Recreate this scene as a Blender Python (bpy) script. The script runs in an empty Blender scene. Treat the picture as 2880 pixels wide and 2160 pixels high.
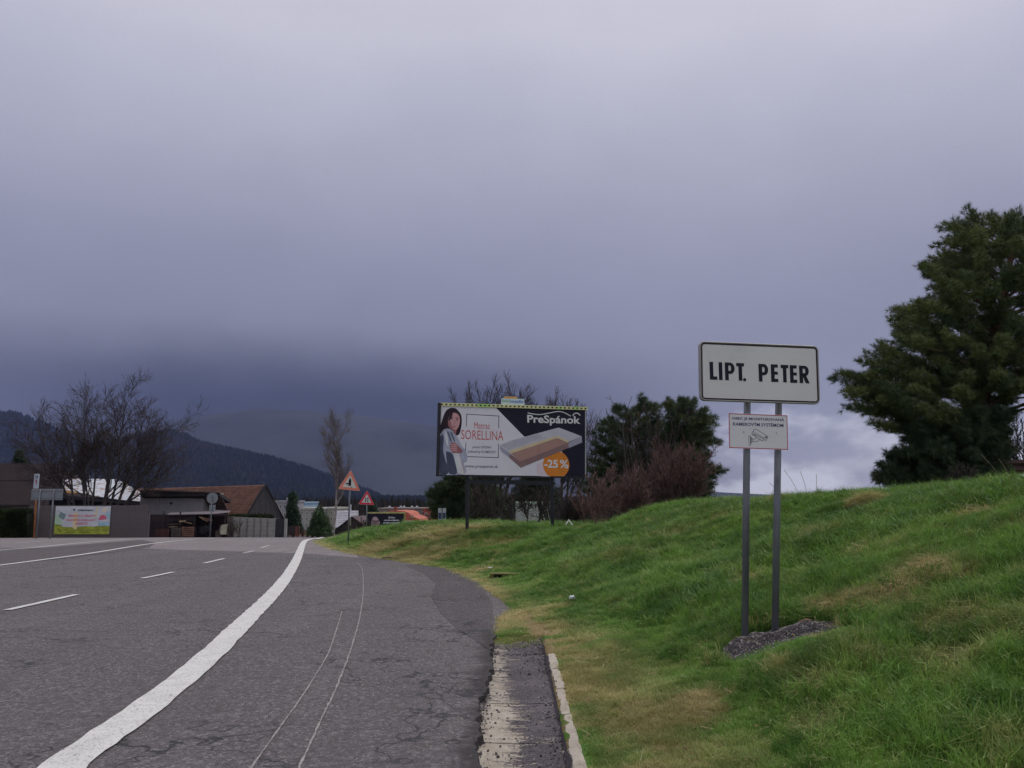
import bpy, bmesh, math, random
import numpy as np
from mathutils import Vector, Matrix, Quaternion
from mathutils.geometry import tessellate_polygon
rad = math.radians
SC = bpy.context.scene
COL = SC.collection

# ------------------------------------------------------------------ camera
F = 2260.0                     # focal length in photograph pixels (2880 wide)
PITCH = math.atan(320.0 / F)
EYE = 1.5
cd = bpy.data.cameras.new('camera'); cam = bpy.data.objects.new('camera', cd); COL.objects.link(cam)
cd.sensor_width = 36.0; cd.lens = F / 2880 * 36
cd.clip_start = 0.05; cd.clip_end = 30000
cam.location = (0, 0, EYE); cam.rotation_euler = (rad(90) + PITCH, 0, 0)
SC.camera = cam

# ------------------------------------------------------------------ light
SUN_EL, SUN_AZ = 52.0, 40.0    # azimuth clockwise from +Y (view direction)
SC.view_settings.view_transform = 'Standard'; SC.view_settings.look = 'None'
SC.view_settings.exposure = 0.0; SC.view_settings.gamma = 1.0; SC.view_settings.use_curve_mapping = False
SC.render.engine = 'CYCLES'
SC.cycles.use_denoising = True
try:
    SC.cycles.denoiser = 'OPENIMAGEDENOISE'; SC.cycles.denoising_input_passes = 'RGB_ALBEDO_NORMAL'
    SC.cycles.denoising_prefilter = 'FAST'
except Exception: pass
SC.cycles.max_bounces = 5; SC.cycles.diffuse_bounces = 2; SC.cycles.glossy_bounces = 2
SC.cycles.transparent_max_bounces = 8; SC.cycles.volume_bounces = 0
SC.cycles.use_adaptive_sampling = True; SC.cycles.adaptive_threshold = 0.015
SC.render.use_persistent_data = False

world = bpy.data.worlds.new('World'); SC.world = world; world.use_nodes = True
wt = world.node_tree; wt.nodes.clear()
def wn(t, **k):
    n = wt.nodes.new(t)
    for a, b in k.items(): setattr(n, a, b)
    return n
def wlink(a, b): wt.links.new(a, b)
def wmath(op, a, b=None, c=None, clamp=False):
    n = wn('ShaderNodeMath', operation=op); n.use_clamp = clamp
    for i, v in enumerate((a, b, c)):
        if v is None: continue
        if isinstance(v, (int, float)): n.inputs[i].default_value = v
        else: wlink(v, n.inputs[i])
    return n.outputs[0]
def wmix(f, a, b):
    n = wn('ShaderNodeMix', data_type='RGBA')
    for i, v in ((0, f), (6, a), (7, b)):
        if isinstance(v, (int, float)): n.inputs[i].default_value = v
        elif isinstance(v, tuple): n.inputs[i].default_value = (*v, 1)
        else: wlink(v, n.inputs[i])
    return n.outputs[2]
def wsmooth(v, a, b):
    n = wn('ShaderNodeMapRange', interpolation_type='SMOOTHSTEP')
    wlink(v, n.inputs[0]); n.inputs[1].default_value = a; n.inputs[2].default_value = b
    return n.outputs[0]
tc = wn('ShaderNodeTexCoord'); sep = wn('ShaderNodeSeparateXYZ'); wlink(tc.outputs['Generated'], sep.inputs[0])
DX, DY, DZ = sep.outputs
hl = wmath('SQRT', wmath('ADD', wmath('MULTIPLY', DX, DX), wmath('MULTIPLY', DY, DY)))
AZ = wmath('ARCTAN2', DX, DY)                 # azimuth, 0 along the road, + to the right
EL = wmath('ARCTAN2', DZ, hl)                 # elevation
def wnoise(scale, detail, stretch=(1, 1, 1), w=0.0, rough=0.5):
    mp = wn('ShaderNodeMapping'); wlink(tc.outputs['Generated'], mp.inputs[0])
    mp.inputs['Scale'].default_value = stretch; mp.inputs['Location'].default_value = (w, w * .7, -w)
    n = wn('ShaderNodeTexNoise'); wlink(mp.outputs[0], n.inputs['Vector'])
    n.inputs['Scale'].default_value = scale; n.inputs['Detail'].default_value = detail; n.inputs['Roughness'].default_value = rough
    return n.outputs['Fac']
n1 = wnoise(2.2, 3, (1, 1, 1.8), 3.1)
n2 = wnoise(4.5, 4, (1, 1, 1.7), 7.7)
n3 = wnoise(7.0, 4, (1, 1, 2.2), 1.3, .55)
# overcast cover, brightening towards the zenith: a colour per elevation (radians), disturbed by noise
ELn = wmath('ADD', EL, wmath('MULTIPLY', wmath('SUBTRACT', n1, .5), .16))
ramp = wn('ShaderNodeValToRGB'); wlink(wmath('DIVIDE', ELn, 1.57), ramp.inputs[0])
ramp.color_ramp.interpolation = 'B_SPLINE'
def srgb(r, g, b):
    f = lambda c: (c / 255 / 12.92) if c / 255 <= .04045 else ((c / 255 + .055) / 1.055) ** 2.4
    return (f(r), f(g), f(b))
stops = [(0.0, srgb(108, 109, 128)), (0.05, srgb(111, 112, 132)), (0.11, srgb(129, 130, 151)), (0.18, srgb(147, 148, 169)),
         (0.26, srgb(169, 170, 188)), (0.35, srgb(194, 194, 209)), (0.50, srgb(220, 218, 222)), (0.95, srgb(244, 240, 236))]
er = ramp.color_ramp.elements
er[0].position = stops[0][0]; er[0].color = (*stops[0][1], 1)
er[1].position = stops[-1][0]; er[1].color = (*stops[-1][1], 1)
for p, c in stops[1:-1]:
    e = er.new(p); e.color = (*c, 1)
sky = ramp.outputs[0]
# dark rain curtain low in the left half of the view
azd = wmath('ABSOLUTE', wmath('SUBTRACT', AZ, -0.23))
curt = wmath('MULTIPLY', wmath('SUBTRACT', 1.0, wsmooth(azd, 0.12, 0.62)), wmath('SUBTRACT', 1.0, wsmooth(wmath('ADD', EL, wmath('MULTIPLY', wmath('SUBTRACT', n2, .5), .05)), 0.110, 0.215)))
sky = wmix(wmath('MULTIPLY', curt, .88), sky, srgb(26, 28, 46))
# brighter cloud to the right, with ragged white billows just over the bank
rgt = wmath('MULTIPLY', wsmooth(AZ, 0.0, 0.40), wmath('SUBTRACT', 1.0, wsmooth(EL, 0.02, 0.26)))
sky = wmix(wmath('MULTIPLY', rgt, .62), sky, srgb(178, 179, 197))
bil = wmath('MULTIPLY', wsmooth(wmath('ADD', wmath('MULTIPLY', wmath('SUBTRACT', n3, .5), .32), wmath('SUBTRACT', 0.065, EL)), -0.012, 0.05), wsmooth(AZ, 0.08, 0.25))
sky = wmix(wmath('MULTIPLY', bil, .75), sky, srgb(216, 217, 229))
tone = wmath('ADD', wmath('MULTIPLY', n2, .18), .91)
vm = wn('ShaderNodeVectorMath', operation='SCALE'); wlink(sky, vm.inputs[0]); wlink(wmath('MULTIPLY', tone, 10.9), vm.inputs['Scale'])
nish = wn('ShaderNodeTexSky', sky_type='NISHITA'); nish.sun_disc = False
nish.sun_elevation = rad(SUN_EL); nish.sun_rotation = rad(SUN_AZ)
nish.air_density = 1.0; nish.dust_density = 2.0
skyfinal = wmix(0.95, nish.outputs[0], vm.outputs[0])
bg = wn('ShaderNodeBackground'); wlink(skyfinal, bg.inputs[0]); bg.inputs[1].default_value = 0.1
wo = wn('ShaderNodeOutputWorld'); wlink(bg.outputs[0], wo.inputs[0])
world.cycles.sampling_method = 'MANUAL'; world.cycles.sample_map_resolution = 512

sl = bpy.data.lights.new('sun', 'SUN'); sl.energy = 1.4; sl.angle = rad(18); sl.color = (1.0, .97, .92)
sun = bpy.data.objects.new('sun', sl); COL.objects.link(sun)
sd = Vector((math.sin(rad(SUN_AZ)) * math.cos(rad(SUN_EL)), math.cos(rad(SUN_AZ)) * math.cos(rad(SUN_EL)), math.sin(rad(SUN_EL))))
sun.rotation_euler = sd.to_track_quat('Z', 'Y').to_euler(); sun.location = (20, 20, 60)

# ------------------------------------------------------------------ helpers
RNG = np.random.default_rng(11)
random.seed(5)
def tag(o, label=None, cat=None, group=None, kind=None):
    if label: o['label'] = label
    if cat: o['category'] = cat
    if group: o['group'] = group
    if kind: o['kind'] = kind
    return o
def empty(name, loc, label, cat, group=None):
    o = bpy.data.objects.new(name, None); COL.objects.link(o); o.location = loc
    o.empty_display_size = .2
    bpy.context.view_layer.update()
    return tag(o, label, cat, group)
def link(name, me, mats, parent=None):
    o = bpy.data.objects.new(name, me); COL.objects.link(o)
    for m in (mats if isinstance(mats, (list, tuple)) else [mats]): me.materials.append(m)
    if parent is not None:
        o.parent = parent; o.matrix_parent_inverse = parent.matrix_world.inverted()
    return o
def ray(px, py):
    u, v = (px - 1440) / F, (1080 - py) / F
    cp, sp = math.cos(PITCH), math.sin(PITCH)
    return Vector((u, cp - v * sp, sp + v * cp))
def W(px, py, d):
    r = ray(px, py); return Vector((0, 0, EYE)) + r * (d / r.y)

# value noise
_perm = RNG.random((64, 64, 8))
def vnoise(x, y, k=0):
    xi = np.floor(x).astype(int); yi = np.floor(y).astype(int); fx = x - xi; fy = y - yi
    fx = fx * fx * (3 - 2 * fx); fy = fy * fy * (3 - 2 * fy)
    g = lambda a, b: _perm[a % 64, b % 64, k]
    return (g(xi, yi) * (1 - fx) + g(xi + 1, yi) * fx) * (1 - fy) + (g(xi, yi + 1) * (1 - fx) + g(xi + 1, yi + 1) * fx) * fy
def fbm(x, y, s, k=0, o=4):
    x = np.asarray(x, float); y = np.asarray(y, float)
    t = 0; a = .5; n = 0
    for i in range(o):
        t = t + a * vnoise(x * s + 13.7 * i, y * s - 7.3 * i, (k + i) % 8); n += a; a *= .5; s *= 2.03
    return t / n            # 0..1

# ------------------------------------------------------------------ materials
def nodes_of(m):
    m.use_nodes = True; t = m.node_tree; t.nodes.clear(); return t
def mathn(t, op, a, b=None, clamp=False):
    n = t.nodes.new('ShaderNodeMath'); n.operation = op; n.use_clamp = clamp
    for i, v in enumerate((a, b)):
        if v is None: continue
        if isinstance(v, (int, float)): n.inputs[i].default_value = v
        else: t.links.new(v, n.inputs[i])
    return n.outputs[0]
def mixn(t, f, a, b, bl='MIX'):
    n = t.nodes.new('ShaderNodeMix'); n.data_type = 'RGBA'; n.blend_type = bl
    for i, v in ((0, f), (6, a), (7, b)):
        if isinstance(v, (int, float)): n.inputs[i].default_value = v
        elif isinstance(v, tuple): n.inputs[i].default_value = (*v[:3], 1)
        else: t.links.new(v, n.inputs[i])
    return n.outputs[2]
def coord(t, world=False):
    if world: return t.nodes.new('ShaderNodeNewGeometry').outputs['Position']
    return t.nodes.new('ShaderNodeTexCoord').outputs['Object']
def noisen(t, vec, scale, detail=3, rough=.55, stretch=None, dist=0):
    if stretch:
        mp = t.nodes.new('ShaderNodeMapping'); t.links.new(vec, mp.inputs[0]); mp.inputs['Scale'].default_value = stretch; vec = mp.outputs[0]
    n = t.nodes.new('ShaderNodeTexNoise'); t.links.new(vec, n.inputs['Vector'])
    n.inputs['Scale'].default_value = scale; n.inputs['Detail'].default_value = detail; n.inputs['Roughness'].default_value = rough
    n.inputs['Distortion'].default_value = dist
    return n.outputs['Fac']
def stepn(t, v, a, b, lo=0., hi=1.):
    n = t.nodes.new('ShaderNodeMapRange'); n.interpolation_type = 'SMOOTHSTEP'; t.links.new(v, n.inputs[0])
    for i, x in ((1, a), (2, b), (3, lo), (4, hi)): n.inputs[i].default_value = x
    return n.outputs[0]
def finish(t, color, rough=.85, bump=None, bs=.3, bd=.01, spec=.3, metal=0., trans=None):
    b = t.nodes.new('ShaderNodeBsdfPrincipled')
    if isinstance(color, tuple): b.inputs['Base Color'].default_value = (*color[:3], 1)
    else: t.links.new(color, b.inputs['Base Color'])
    if isinstance(rough, (int, float)): b.inputs['Roughness'].default_value = rough
    else: t.links.new(rough, b.inputs['Roughness'])
    b.inputs['Specular IOR Level'].default_value = spec; b.inputs['Metallic'].default_value = metal
    if bump is not None:
        n = t.nodes.new('ShaderNodeBump'); n.inputs['Strength'].default_value = bs; n.inputs['Distance'].default_value = bd
        t.links.new(bump, n.inputs['Height']); t.links.new(n.outputs[0], b.inputs['Normal'])
    o = t.nodes.new('ShaderNodeOutputMaterial')
    t.links.new(b.outputs[0], o.inputs[0])
    return b
_mc = {}
def M(name, col, rough=.85, var=.18, scale=3., bump=0., bscale=40., spec=.3, metal=0., stretch=None, col2=None, c2=(.5, .65)):
    if name in _mc: return _mc[name]
    m = bpy.data.materials.new(name); t = nodes_of(m); v = coord(t)
    f = noisen(t, v, scale, 4, .6, stretch)
    lo = tuple(c * (1 - var) for c in col); hi = tuple(min(1, c * (1 + var)) for c in col)
    c = mixn(t, stepn(t, f, .3, .7), lo, hi)
    if col2:
        f2 = noisen(t, v, scale * 1.7, 5, .65, stretch)
        c = mixn(t, stepn(t, f2, *c2), c, col2)
    bn = noisen(t, v, bscale, 3, .6) if bump else None
    finish(t, c, rough, bn, bump, .01, spec, metal)
    _mc[name] = m; return m

# ------------------------------------------------------------------ mesh builder
class MB:
    def __init__(s): s.v = []; s.f = []; s.m = []
    def add(s, vs, fs, m=0):
        o = len(s.v); s.v.extend([tuple(p) for p in vs]); s.f.extend([tuple(i + o for i in f) for f in fs]); s.m.extend([m] * len(fs)); return s
    def box(s, a, b, m=0):
        (x0, y0, z0), (x1, y1, z1) = a, b
        return s.add([(x0, y0, z0), (x1, y0, z0), (x1, y1, z0), (x0, y1, z0), (x0, y0, z1), (x1, y0, z1), (x1, y1, z1), (x0, y1, z1)],
                     [(0, 3, 2, 1), (4, 5, 6, 7), (0, 1, 5, 4), (1, 2, 6, 5), (2, 3, 7, 6), (3, 0, 4, 7)], m)
    def slab(s, p0, p1, p2, p3, th, m=0):
        """quad p0..p3 given thickness th along its normal (both quad corners kept at the front)"""
        p = [Vector(q) for q in (p0, p1, p2, p3)]; n = (p[1] - p[0]).cross(p[3] - p[0]).normalized() * th
        q = p + [a - n for a in p]
        return s.add(q, [(0, 1, 2, 3), (7, 6, 5, 4), (0, 4, 5, 1), (1, 5, 6, 2), (2, 6, 7, 3), (3, 7, 4, 0)], m)
    def tube(s, a, b, r0, r1=None, n=8, m=0, cap=True):
        a, b = Vector(a), Vector(b); r1 = r0 if r1 is None else r1
        d = (b - a); q = d.to_track_quat('Z', 'Y'); vs = []
        for c, r in ((a, r0), (b, r1)):
            for i in range(n):
                t = 2 * math.pi * i / n; vs.append(c + q @ Vector((r * math.cos(t), r * math.sin(t), 0)))
        fs = [(i, (i + 1) % n, n + (i + 1) % n, n + i) for i in range(n)]
        if cap: fs += [tuple(range(n - 1, -1, -1)), tuple(range(n, 2 * n))]
        return s.add(vs, fs, m)
    def prism(s, pts, ext, m=0):
        """closed 3D polygon pts extruded by vector ext, caps tessellated"""
        p = [Vector(q) for q in pts]; e = Vector(ext); n = len(p)
        tr = tessellate_polygon([p]); nn = Vector((0, 0, 0))
        for i in range(n): nn += p[i].cross(p[(i + 1) % n])
        fs = []
        for a, b, c in tr:
            fn = (p[b] - p[a]).cross(p[c] - p[a])
            if fn.dot(e) > 0: a, b, c = c, b, a
            fs += [(a, b, c), (c + n, b + n, a + n)]
        for i in range(n):
            j = (i + 1) % n; fs.append((i, j, j + n, i + n) if nn.dot(e) > 0 else (j, i, i + n, j + n))
        return s.add(p + [q + e for q in p], fs, m)
    def build(s, name, mats, parent=None, smooth=False):
        me = bpy.data.meshes.new(name); me.from_pydata(s.v, [], s.f)
        me.polygons.foreach_set('material_index', s.m)
        if smooth: me.polygons.foreach_set('use_smooth', [True] * len(s.f))
        me.update()
        return link(name, me, mats, parent)
def bevel(o, w, seg=2):
    md = o.modifiers.new('bevel', 'BEVEL'); md.width = w; md.segments = seg; md.limit_method = 'ANGLE'; return o

# ------------------------------------------------------------------ terrain
RY = np.array([-30, 0, 9, 18, 34, 44, 51, 60, 75, 120, 200, 400, 8000.])
RZ = np.array([0, 0, 0, -.22, -.50, -.72, -.95, -1.55, -2.4, -3.6, -5., -6., -6.])
def road_z(y): return np.interp(y, RY, RZ)
EYs = np.array([-30, 0, 4.46, 9, 11.8, 14.5, 17, 20.7, 22.9, 28, 33, 40, 46, 52, 60, 70, 85, 120, 8000.])
EXs = np.array([.40, .40, .37, .36, .0, -.42, -.83, -1.74, -2.9, -5.6, -7.6, -9.7, -10.4, -10.2, -8, -3, 8, 40, 60.])
def edge_x(y): return np.interp(y, EYs, EXs)
# plateau heights behind the crest of the bank (x, y, z)
PL = np.array([(6, 4, 1.72), (9, 7, 1.78), (6, 9.4, 1.62), (6.2, 14, 1.5), (9, 14, 1.58), (6.5, 20, 1.36), (9.5, 22, 1.4), (13, 26, 1.5), (16, 18, 1.7),
               (3.6, 26, .42), (6.9, 28, 1.32), (1.5, 27.5, .42), (-1.5, 27, .50), (-3.4, 32, .42), (-6.7, 40, -.2), (-3, 40, .1), (2, 40, -.1), (10, 40, .5), (4, 33, .2),
               (20, 40, .9), (-2, 60, -1.2), (20, 70, -1.2), (30, 10, 2.0), (6, -5, 1.7), (40, 60, -1.0), (0, 90, -2.8), (60, 120, -3.6)], float)
def plateau(x, y):
    x = np.asarray(x, float); y = np.asarray(y, float)
    d2 = (x[..., None] - PL[:, 0]) ** 2 + (y[..., None] - PL[:, 1]) ** 2
    w = 1 / (d2 + .6) ** 1.8
    return (w * PL[:, 2]).sum(-1) / w.sum(-1)
BW_Y = np.array([0, 6, 12, 20, 27, 34, 44, 60.]); BW_W = np.array([5.4, 5.6, 6.2, 6.0, 4.4, 3.6, 3.2, 4.])
def ground_z(x, y, detail=True):
    x = np.asarray(x, float); y = np.asarray(y, float)
    rz = road_z(y); u = x - edge_x(y)
    Wd = np.interp(y, BW_Y, BW_W)
    t = np.clip((u - .12) / Wd, 0, 1)
    s = np.where(t < 1, .45 * t + .55 * t * t * (3 - 2 * t), 1)
    far = np.clip((y - 75) / 60, 0, 1)
    z = rz + (plateau(x, y) - rz) * s * (1 - far)
    if detail:
        k = np.clip(u / 1.6, 0, 1) * (1 - far)
        z = z + k * ((fbm(x, y, .55, 1, 3) - .5) * .24 + (fbm(x, y, 2.3, 4, 3) - .5) * .15)
        z = z + (1 - k) * np.clip(u / .3, 0, 1) * (fbm(x, y, 3.5, 2, 2) - .5) * .05
    gt = (y < 9.25) & (u < -.03) & (u > -.85); z = np.where(gt, rz - .22, z)
    lobe = (y > 9.25) & (y < 11.9) & (u < 0)
    z = np.where((u < 0) & ~gt, rz - .07 * np.clip(-u / .3, 0, 1), z); z = np.where(lobe & (x > -.24), rz - .01, z)
    return z
# gravel patch under the village sign lies on a small mound
def gz(x, y): return float(ground_z(np.array([x]), np.array([y]))[0])
def G(px, py, dmin=2.5, dmax=120, surf=None):
    """point where the view ray through a photograph pixel meets the ground"""
    r = ray(px, py); ts = np.linspace(dmin, dmax, 2400) / r.y
    X = r.x * ts; Y = r.y * ts; Z = EYE + r.z * ts
    H = ground_z(X, Y) if surf is None else surf(Y)
    i = np.argmax(Z < H)
    if i == 0: i = len(ts) - 1
    return Vector((float(X[i]), float(Y[i]), float(H[i])))
def GR(px, py): return G(px, py, surf=road_z)
def on_ground(p, dz=0.): return Vector((p[0], p[1], gz(p[0], p[1]) + dz))

# dryness field: 1 = straw, 0 = lush green
_dp = [(1870, 2010, .34, 1.), (1800, 1985, .25, .8), (1930, 1965, .22, 1.), (1530, 1715, .35, .8), (1560, 1770, .3, .9), (1420, 1740, .4, .7), (1340, 1610, .8, .6), (1180, 1560, 2.0, .75), (1080, 1540, 2.0, .75), (1260, 1500, 1.6, .9),
       (1180, 1510, 1.6, .9), (1330, 1490, 1.2, .8), (1420, 1530, .8, .75), (1400, 1560, .5, .6), (2400, 1690, .16, .8), (2330, 1708, .20, .7), (2455, 1705, .14, .9), (2540, 1665, .18, .9), (2620, 1600, .4, .8), (2120, 1640, .35, .8),
       (2440, 1550, .35, .7), (2760, 1450, .4, .9), (2300, 1510, .5, .6), (2700, 1770, .4, .7), (2700, 1880, .3, .6), (2560, 1700, .5, .6), (1740, 1560, .6, .5), (1880, 1500, .7, .55), (2660, 1620, .4, .6), (2860, 1800, .4, .6),
       (2430, 1860, .25, .6), (2700, 1930, .2, .5), (1700, 1840, .28, .6), (1640, 1900, .25, .7), (2850, 2130, .3, .6), (2500, 2000, .2, .4), (2200, 1560, .6, .4), (2030, 1470, .8, .5), (1620, 1590, .5, .4), (1900, 1600, .5, .35)]
DP = np.array([(*G(a, b).xy, r * (.62 if a > 2000 else .85), s) for a, b, r, s in _dp])
def dryness(x, y):
    u = x - edge_x(y)
    n = fbm(x, y, 2.2, 3, 4); n2_ = fbm(x, y, 7., 6, 3)
    d = .16 * np.clip((fbm(x, y, .35, 5, 4) - .48) * 6, 0, 1) + .38 * np.clip((n - .60) * 8, 0, 1)
    wv = np.interp(y, [3, 8, 10, 14, 40], [1.25, .9, .55, .5, .9])
    edge = np.clip(1.15 - u / wv, 0, 1) * np.clip(.35 + (n - .35) * 3.2, 0, 1)
    d = np.maximum(d, edge)
    for cx, cy, r, s in DP:
        q = np.sqrt((x - cx) ** 2 + ((y - cy) * .8) ** 2) / r
        d = np.maximum(d, s * np.clip(1.5 - q - (n - .5) * 2.0 - (n2_ - .5) * 1.6, 0, 1))
    return np.clip(d + (n2_ - .5) * .35, 0, 1)
# ------------------------------------------------------------------ ground sheet
def grid_mesh(name, xs, ys, zf, mats, attr=None, parent=None):
    X, Y = np.meshgrid(xs, ys); Z = zf(X, Y)
    nx, ny = len(xs), len(ys)
    v = np.stack([X, Y, Z], -1).reshape(-1, 3)
    i = (np.arange(ny - 1)[:, None] * nx + np.arange(nx - 1)[None, :]).reshape(-1)
    f = np.stack([i, i + 1, i + nx + 1, i + nx], -1)
    me = bpy.data.meshes.new(name)
    me.vertices.add(len(v)); me.vertices.foreach_set('co', v.ravel().astype(np.float32))
    me.loops.add(f.size); me.loops.foreach_set('vertex_index', f.ravel().astype(np.int32))
    me.polygons.add(len(f)); me.polygons.foreach_set('loop_start', (np.arange(len(f)) * 4).astype(np.int32)); me.polygons.foreach_set('loop_total', np.full(len(f), 4, np.int32))
    me.update(calc_edges=True); me.polygons.foreach_set('use_smooth', np.ones(len(f), bool))
    if attr:
        for k, fn in attr.items():
            a = me.attributes.new(k, 'FLOAT', 'POINT'); a.data.foreach_set('value', fn(X, Y).ravel().astype(np.float32))
    return link(name, me, mats, parent)
def mat_ground():
    m = bpy.data.materials.new('turf_soil'); t = nodes_of(m); p = coord(t, True)
    a = t.nodes.new('ShaderNodeAttribute'); a.attribute_name = 'dry'
    n = noisen(t, p, 1.2, 5, .65); nf = noisen(t, p, 28, 4, .7)
    g = mixn(t, stepn(t, n, .35, .68), (.052, .125, .022), (.095, .20, .035))
    g = mixn(t, stepn(t, nf, .45, .72), g, (.10, .13, .04))
    d = mixn(t, stepn(t, nf, .35, .7), (.15, .11, .055), (.32, .25, .125))
    c = mixn(t, stepn(t, a.outputs['Fac'], .25, .75), g, d)
    finish(t, c, .95, nf, .7, .03, .1)
    return m
MG = mat_ground()
xs = np.unique(np.concatenate([np.linspace(-12, -1, 90), np.linspace(-1, 9, 210), np.linspace(9, 30, 70), np.linspace(30, 90, 20), np.linspace(-60, -12, 24), [-5900, -3000, -1500, -700, -300, -150, 150, 300, 700, 1500, 3000, 5900]]))
ys = np.unique(np.concatenate([np.linspace(-10, 3, 10), np.linspace(3, 16, 240), np.linspace(16, 50, 240), np.linspace(50, 140, 50), [-40, 180, 240, 320, 450, 700, 1200, 2000, 3500, 5000]]))
ground = grid_mesh('ground', xs, ys, ground_z, MG, {'dry': dryness}); tag(ground, kind='structure')

# ------------------------------------------------------------------ road
def mat_asphalt(name, base, tint=(1, 1, 1), patch=.5, cracks=True, fine=1.0):
    m = bpy.data.materials.new(name); t = nodes_of(m); p = coord(t, True)
    base = tuple(b * c for b, c in zip(base, tint))
    big = noisen(t, p, .35, 4, .6, (1, .45, 1)); sx = t.nodes.new('ShaderNodeSeparateXYZ'); t.links.new(p, sx.inputs[0]); lump = noisen(t, p, 22, 3, .7); mid = noisen(t, p, 2.4, 5, .65, (.7, 1.3, 1)); fi = noisen(t, p, 75, 2, .8); fi2 = noisen(t, p, 210, 1, .5)
    c = mixn(t, stepn(t, big, .3, .7), tuple(b * (1 - .16 * patch) for b in base), tuple(b * (1 + .16 * patch) for b in base))
    c = mixn(t, stepn(t, mid, .46, .70, 0, .6), c, tuple(b * .58 for b in base))
    c = mixn(t, stepn(t, mid, .5, .22, 0, .30), c, (base[0] * 1.35, base[1] * 1.18, base[2] * 1.2))
    c = mixn(t, stepn(t, lump, .50, .66, 0, .75 * fine), c, tuple(b * .42 for b in base)); c = mixn(t, stepn(t, lump, .46, .32, 0, .55 * fine), c, tuple(b * 1.75 for b in base))
    vs_ = t.nodes.new('ShaderNodeTexVoronoi'); vs_.inputs['Scale'].default_value = 42; t.links.new(p, vs_.inputs['Vector']); sv = t.nodes.new('ShaderNodeSeparateColor'); t.links.new(vs_.outputs['Color'], sv.inputs[0])
    c = mixn(t, stepn(t, sv.outputs[0], .62, .80, 0, .75 * fine), c, tuple(b * .42 for b in base)); c = mixn(t, stepn(t, sv.outputs[1], .78, .90, 0, .70 * fine), c, tuple(b * 2.1 for b in base))
    mott = noisen(t, p, 8, 9, .85); c = mixn(t, stepn(t, mott, .50, .66, 0, .55 * fine), c, tuple(b * .50 for b in base)); c = mixn(t, stepn(t, mott, .48, .36, 0, .40 * fine), c, tuple(b * 1.75 for b in base))
    c = mixn(t, stepn(t, fi, .46, .62, 0, .9 * fine), c, tuple(b * .38 for b in base))
    c = mixn(t, stepn(t, fi2, .60, .72, 0, .85 * fine), c, (.34, .32, .30))
    st1 = noisen(t, p, 1.0, 4, .6, (1.5, .14, 1)); st2 = noisen(t, p, 1.0, 5, .7, (.45, 3.2, 1), .3)
    c = mixn(t, stepn(t, st1, .40, .66, 0, .30), c, tuple(b * .70 for b in base)); c = mixn(t, stepn(t, st2, .56, .72, 0, .50), c, (base[0] * .52, base[1] * .50, base[2] * .52))
    c = mixn(t, stepn(t, st1, .45, .28, 0, .22), c, tuple(b * 1.5 for b in base))
    if cracks:
        vo = t.nodes.new('ShaderNodeTexVoronoi'); vo.feature = 'DISTANCE_TO_EDGE'
        mp = t.nodes.new('ShaderNodeMapping'); mp.inputs['Scale'].default_value = (1, .55, 1)
        ad = t.nodes.new('ShaderNodeVectorMath'); ad.operation = 'ADD'
        nz = t.nodes.new('ShaderNodeTexNoise'); nz.inputs['Scale'].default_value = 3.; nz.inputs['Detail'].default_value = 5; t.links.new(p, nz.inputs['Vector'])
        t.links.new(p, ad.inputs[0]); t.links.new(nz.outputs['Color'], ad.inputs[1]); t.links.new(ad.outputs[0], mp.inputs[0]); t.links.new(mp.outputs[0], vo.inputs['Vector']); vo.inputs['Scale'].default_value = 1.25
        zone = noisen(t, p, .7, 3, .5, None)
        cr = mathn(t, 'MULTIPLY', stepn(t, vo.outputs['Distance'], .030, .006), stepn(t, mathn(t, 'ADD', zone, mathn(t, 'MULTIPLY', stepn(t, sx.outputs[0], -2.6, -.6), .09)), .50, .60))
        c = mixn(t, mathn(t, 'MULTIPLY', cr, .85), c, (.022, .024, .027))
    cr2 = mathn(t, 'MULTIPLY', stepn(t, mathn(t, 'ADD', sx.outputs[0], mathn(t, 'MULTIPLY', mathn(t, 'SUBTRACT', mid, .5), .35)), -.40, -.22), stepn(t, sx.outputs[1], 10.2, 9.0))
    c = mixn(t, mathn(t, 'MULTIPLY', cr2, .85), c, (.030, .026, .028))
    h = mathn(t, 'ADD', fi, mathn(t, 'MULTIPLY', fi2, .5))
    finish(t, c, .82, h, .55, .006, .28)
    return m
A_MAIN = mat_asphalt('asphalt_aged', (.128, .113, .121))
A_LIGHT = mat_asphalt('asphalt_pale', (.225, .200, .208), cracks=False, fine=.5)
A_DARK = mat_asphalt('asphalt_dark_patch', (.082, .070, .078), cracks=True)
A_FAR = mat_asphalt('asphalt_lane_patch', (.105, .088, .094), cracks=False, fine=.6)
JY = np.concatenate([np.linspace(-8, 2, 8), np.linspace(2.1, 20, 360), np.linspace(20.1, 62, 220), np.linspace(63, 95, 16)])
def redge(y):
    y = np.asarray(y, float)
    base = np.where(y < 9.1, -.215, edge_x(y) + .02)
    # grass lobe after the gutter's end: keep the road edge to the left of it
    lobe = np.interp(y, [9.0, 9.1, 10.5, 11.8], [-.215, -.20, -.2, 0.0]); base = np.where((y >= 9.0) & (y < 11.8), np.minimum(base, lobe), base)
    return base + (vnoise(y * 23, y * 0 + 5.3, 3) - .5) * .045 + (vnoise(y * 9, y * 0 + 3.3, 1) - .5) * .05 + (vnoise(y * 2.1, y * 0 + 1.3, 2) - .5) * .08
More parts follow.
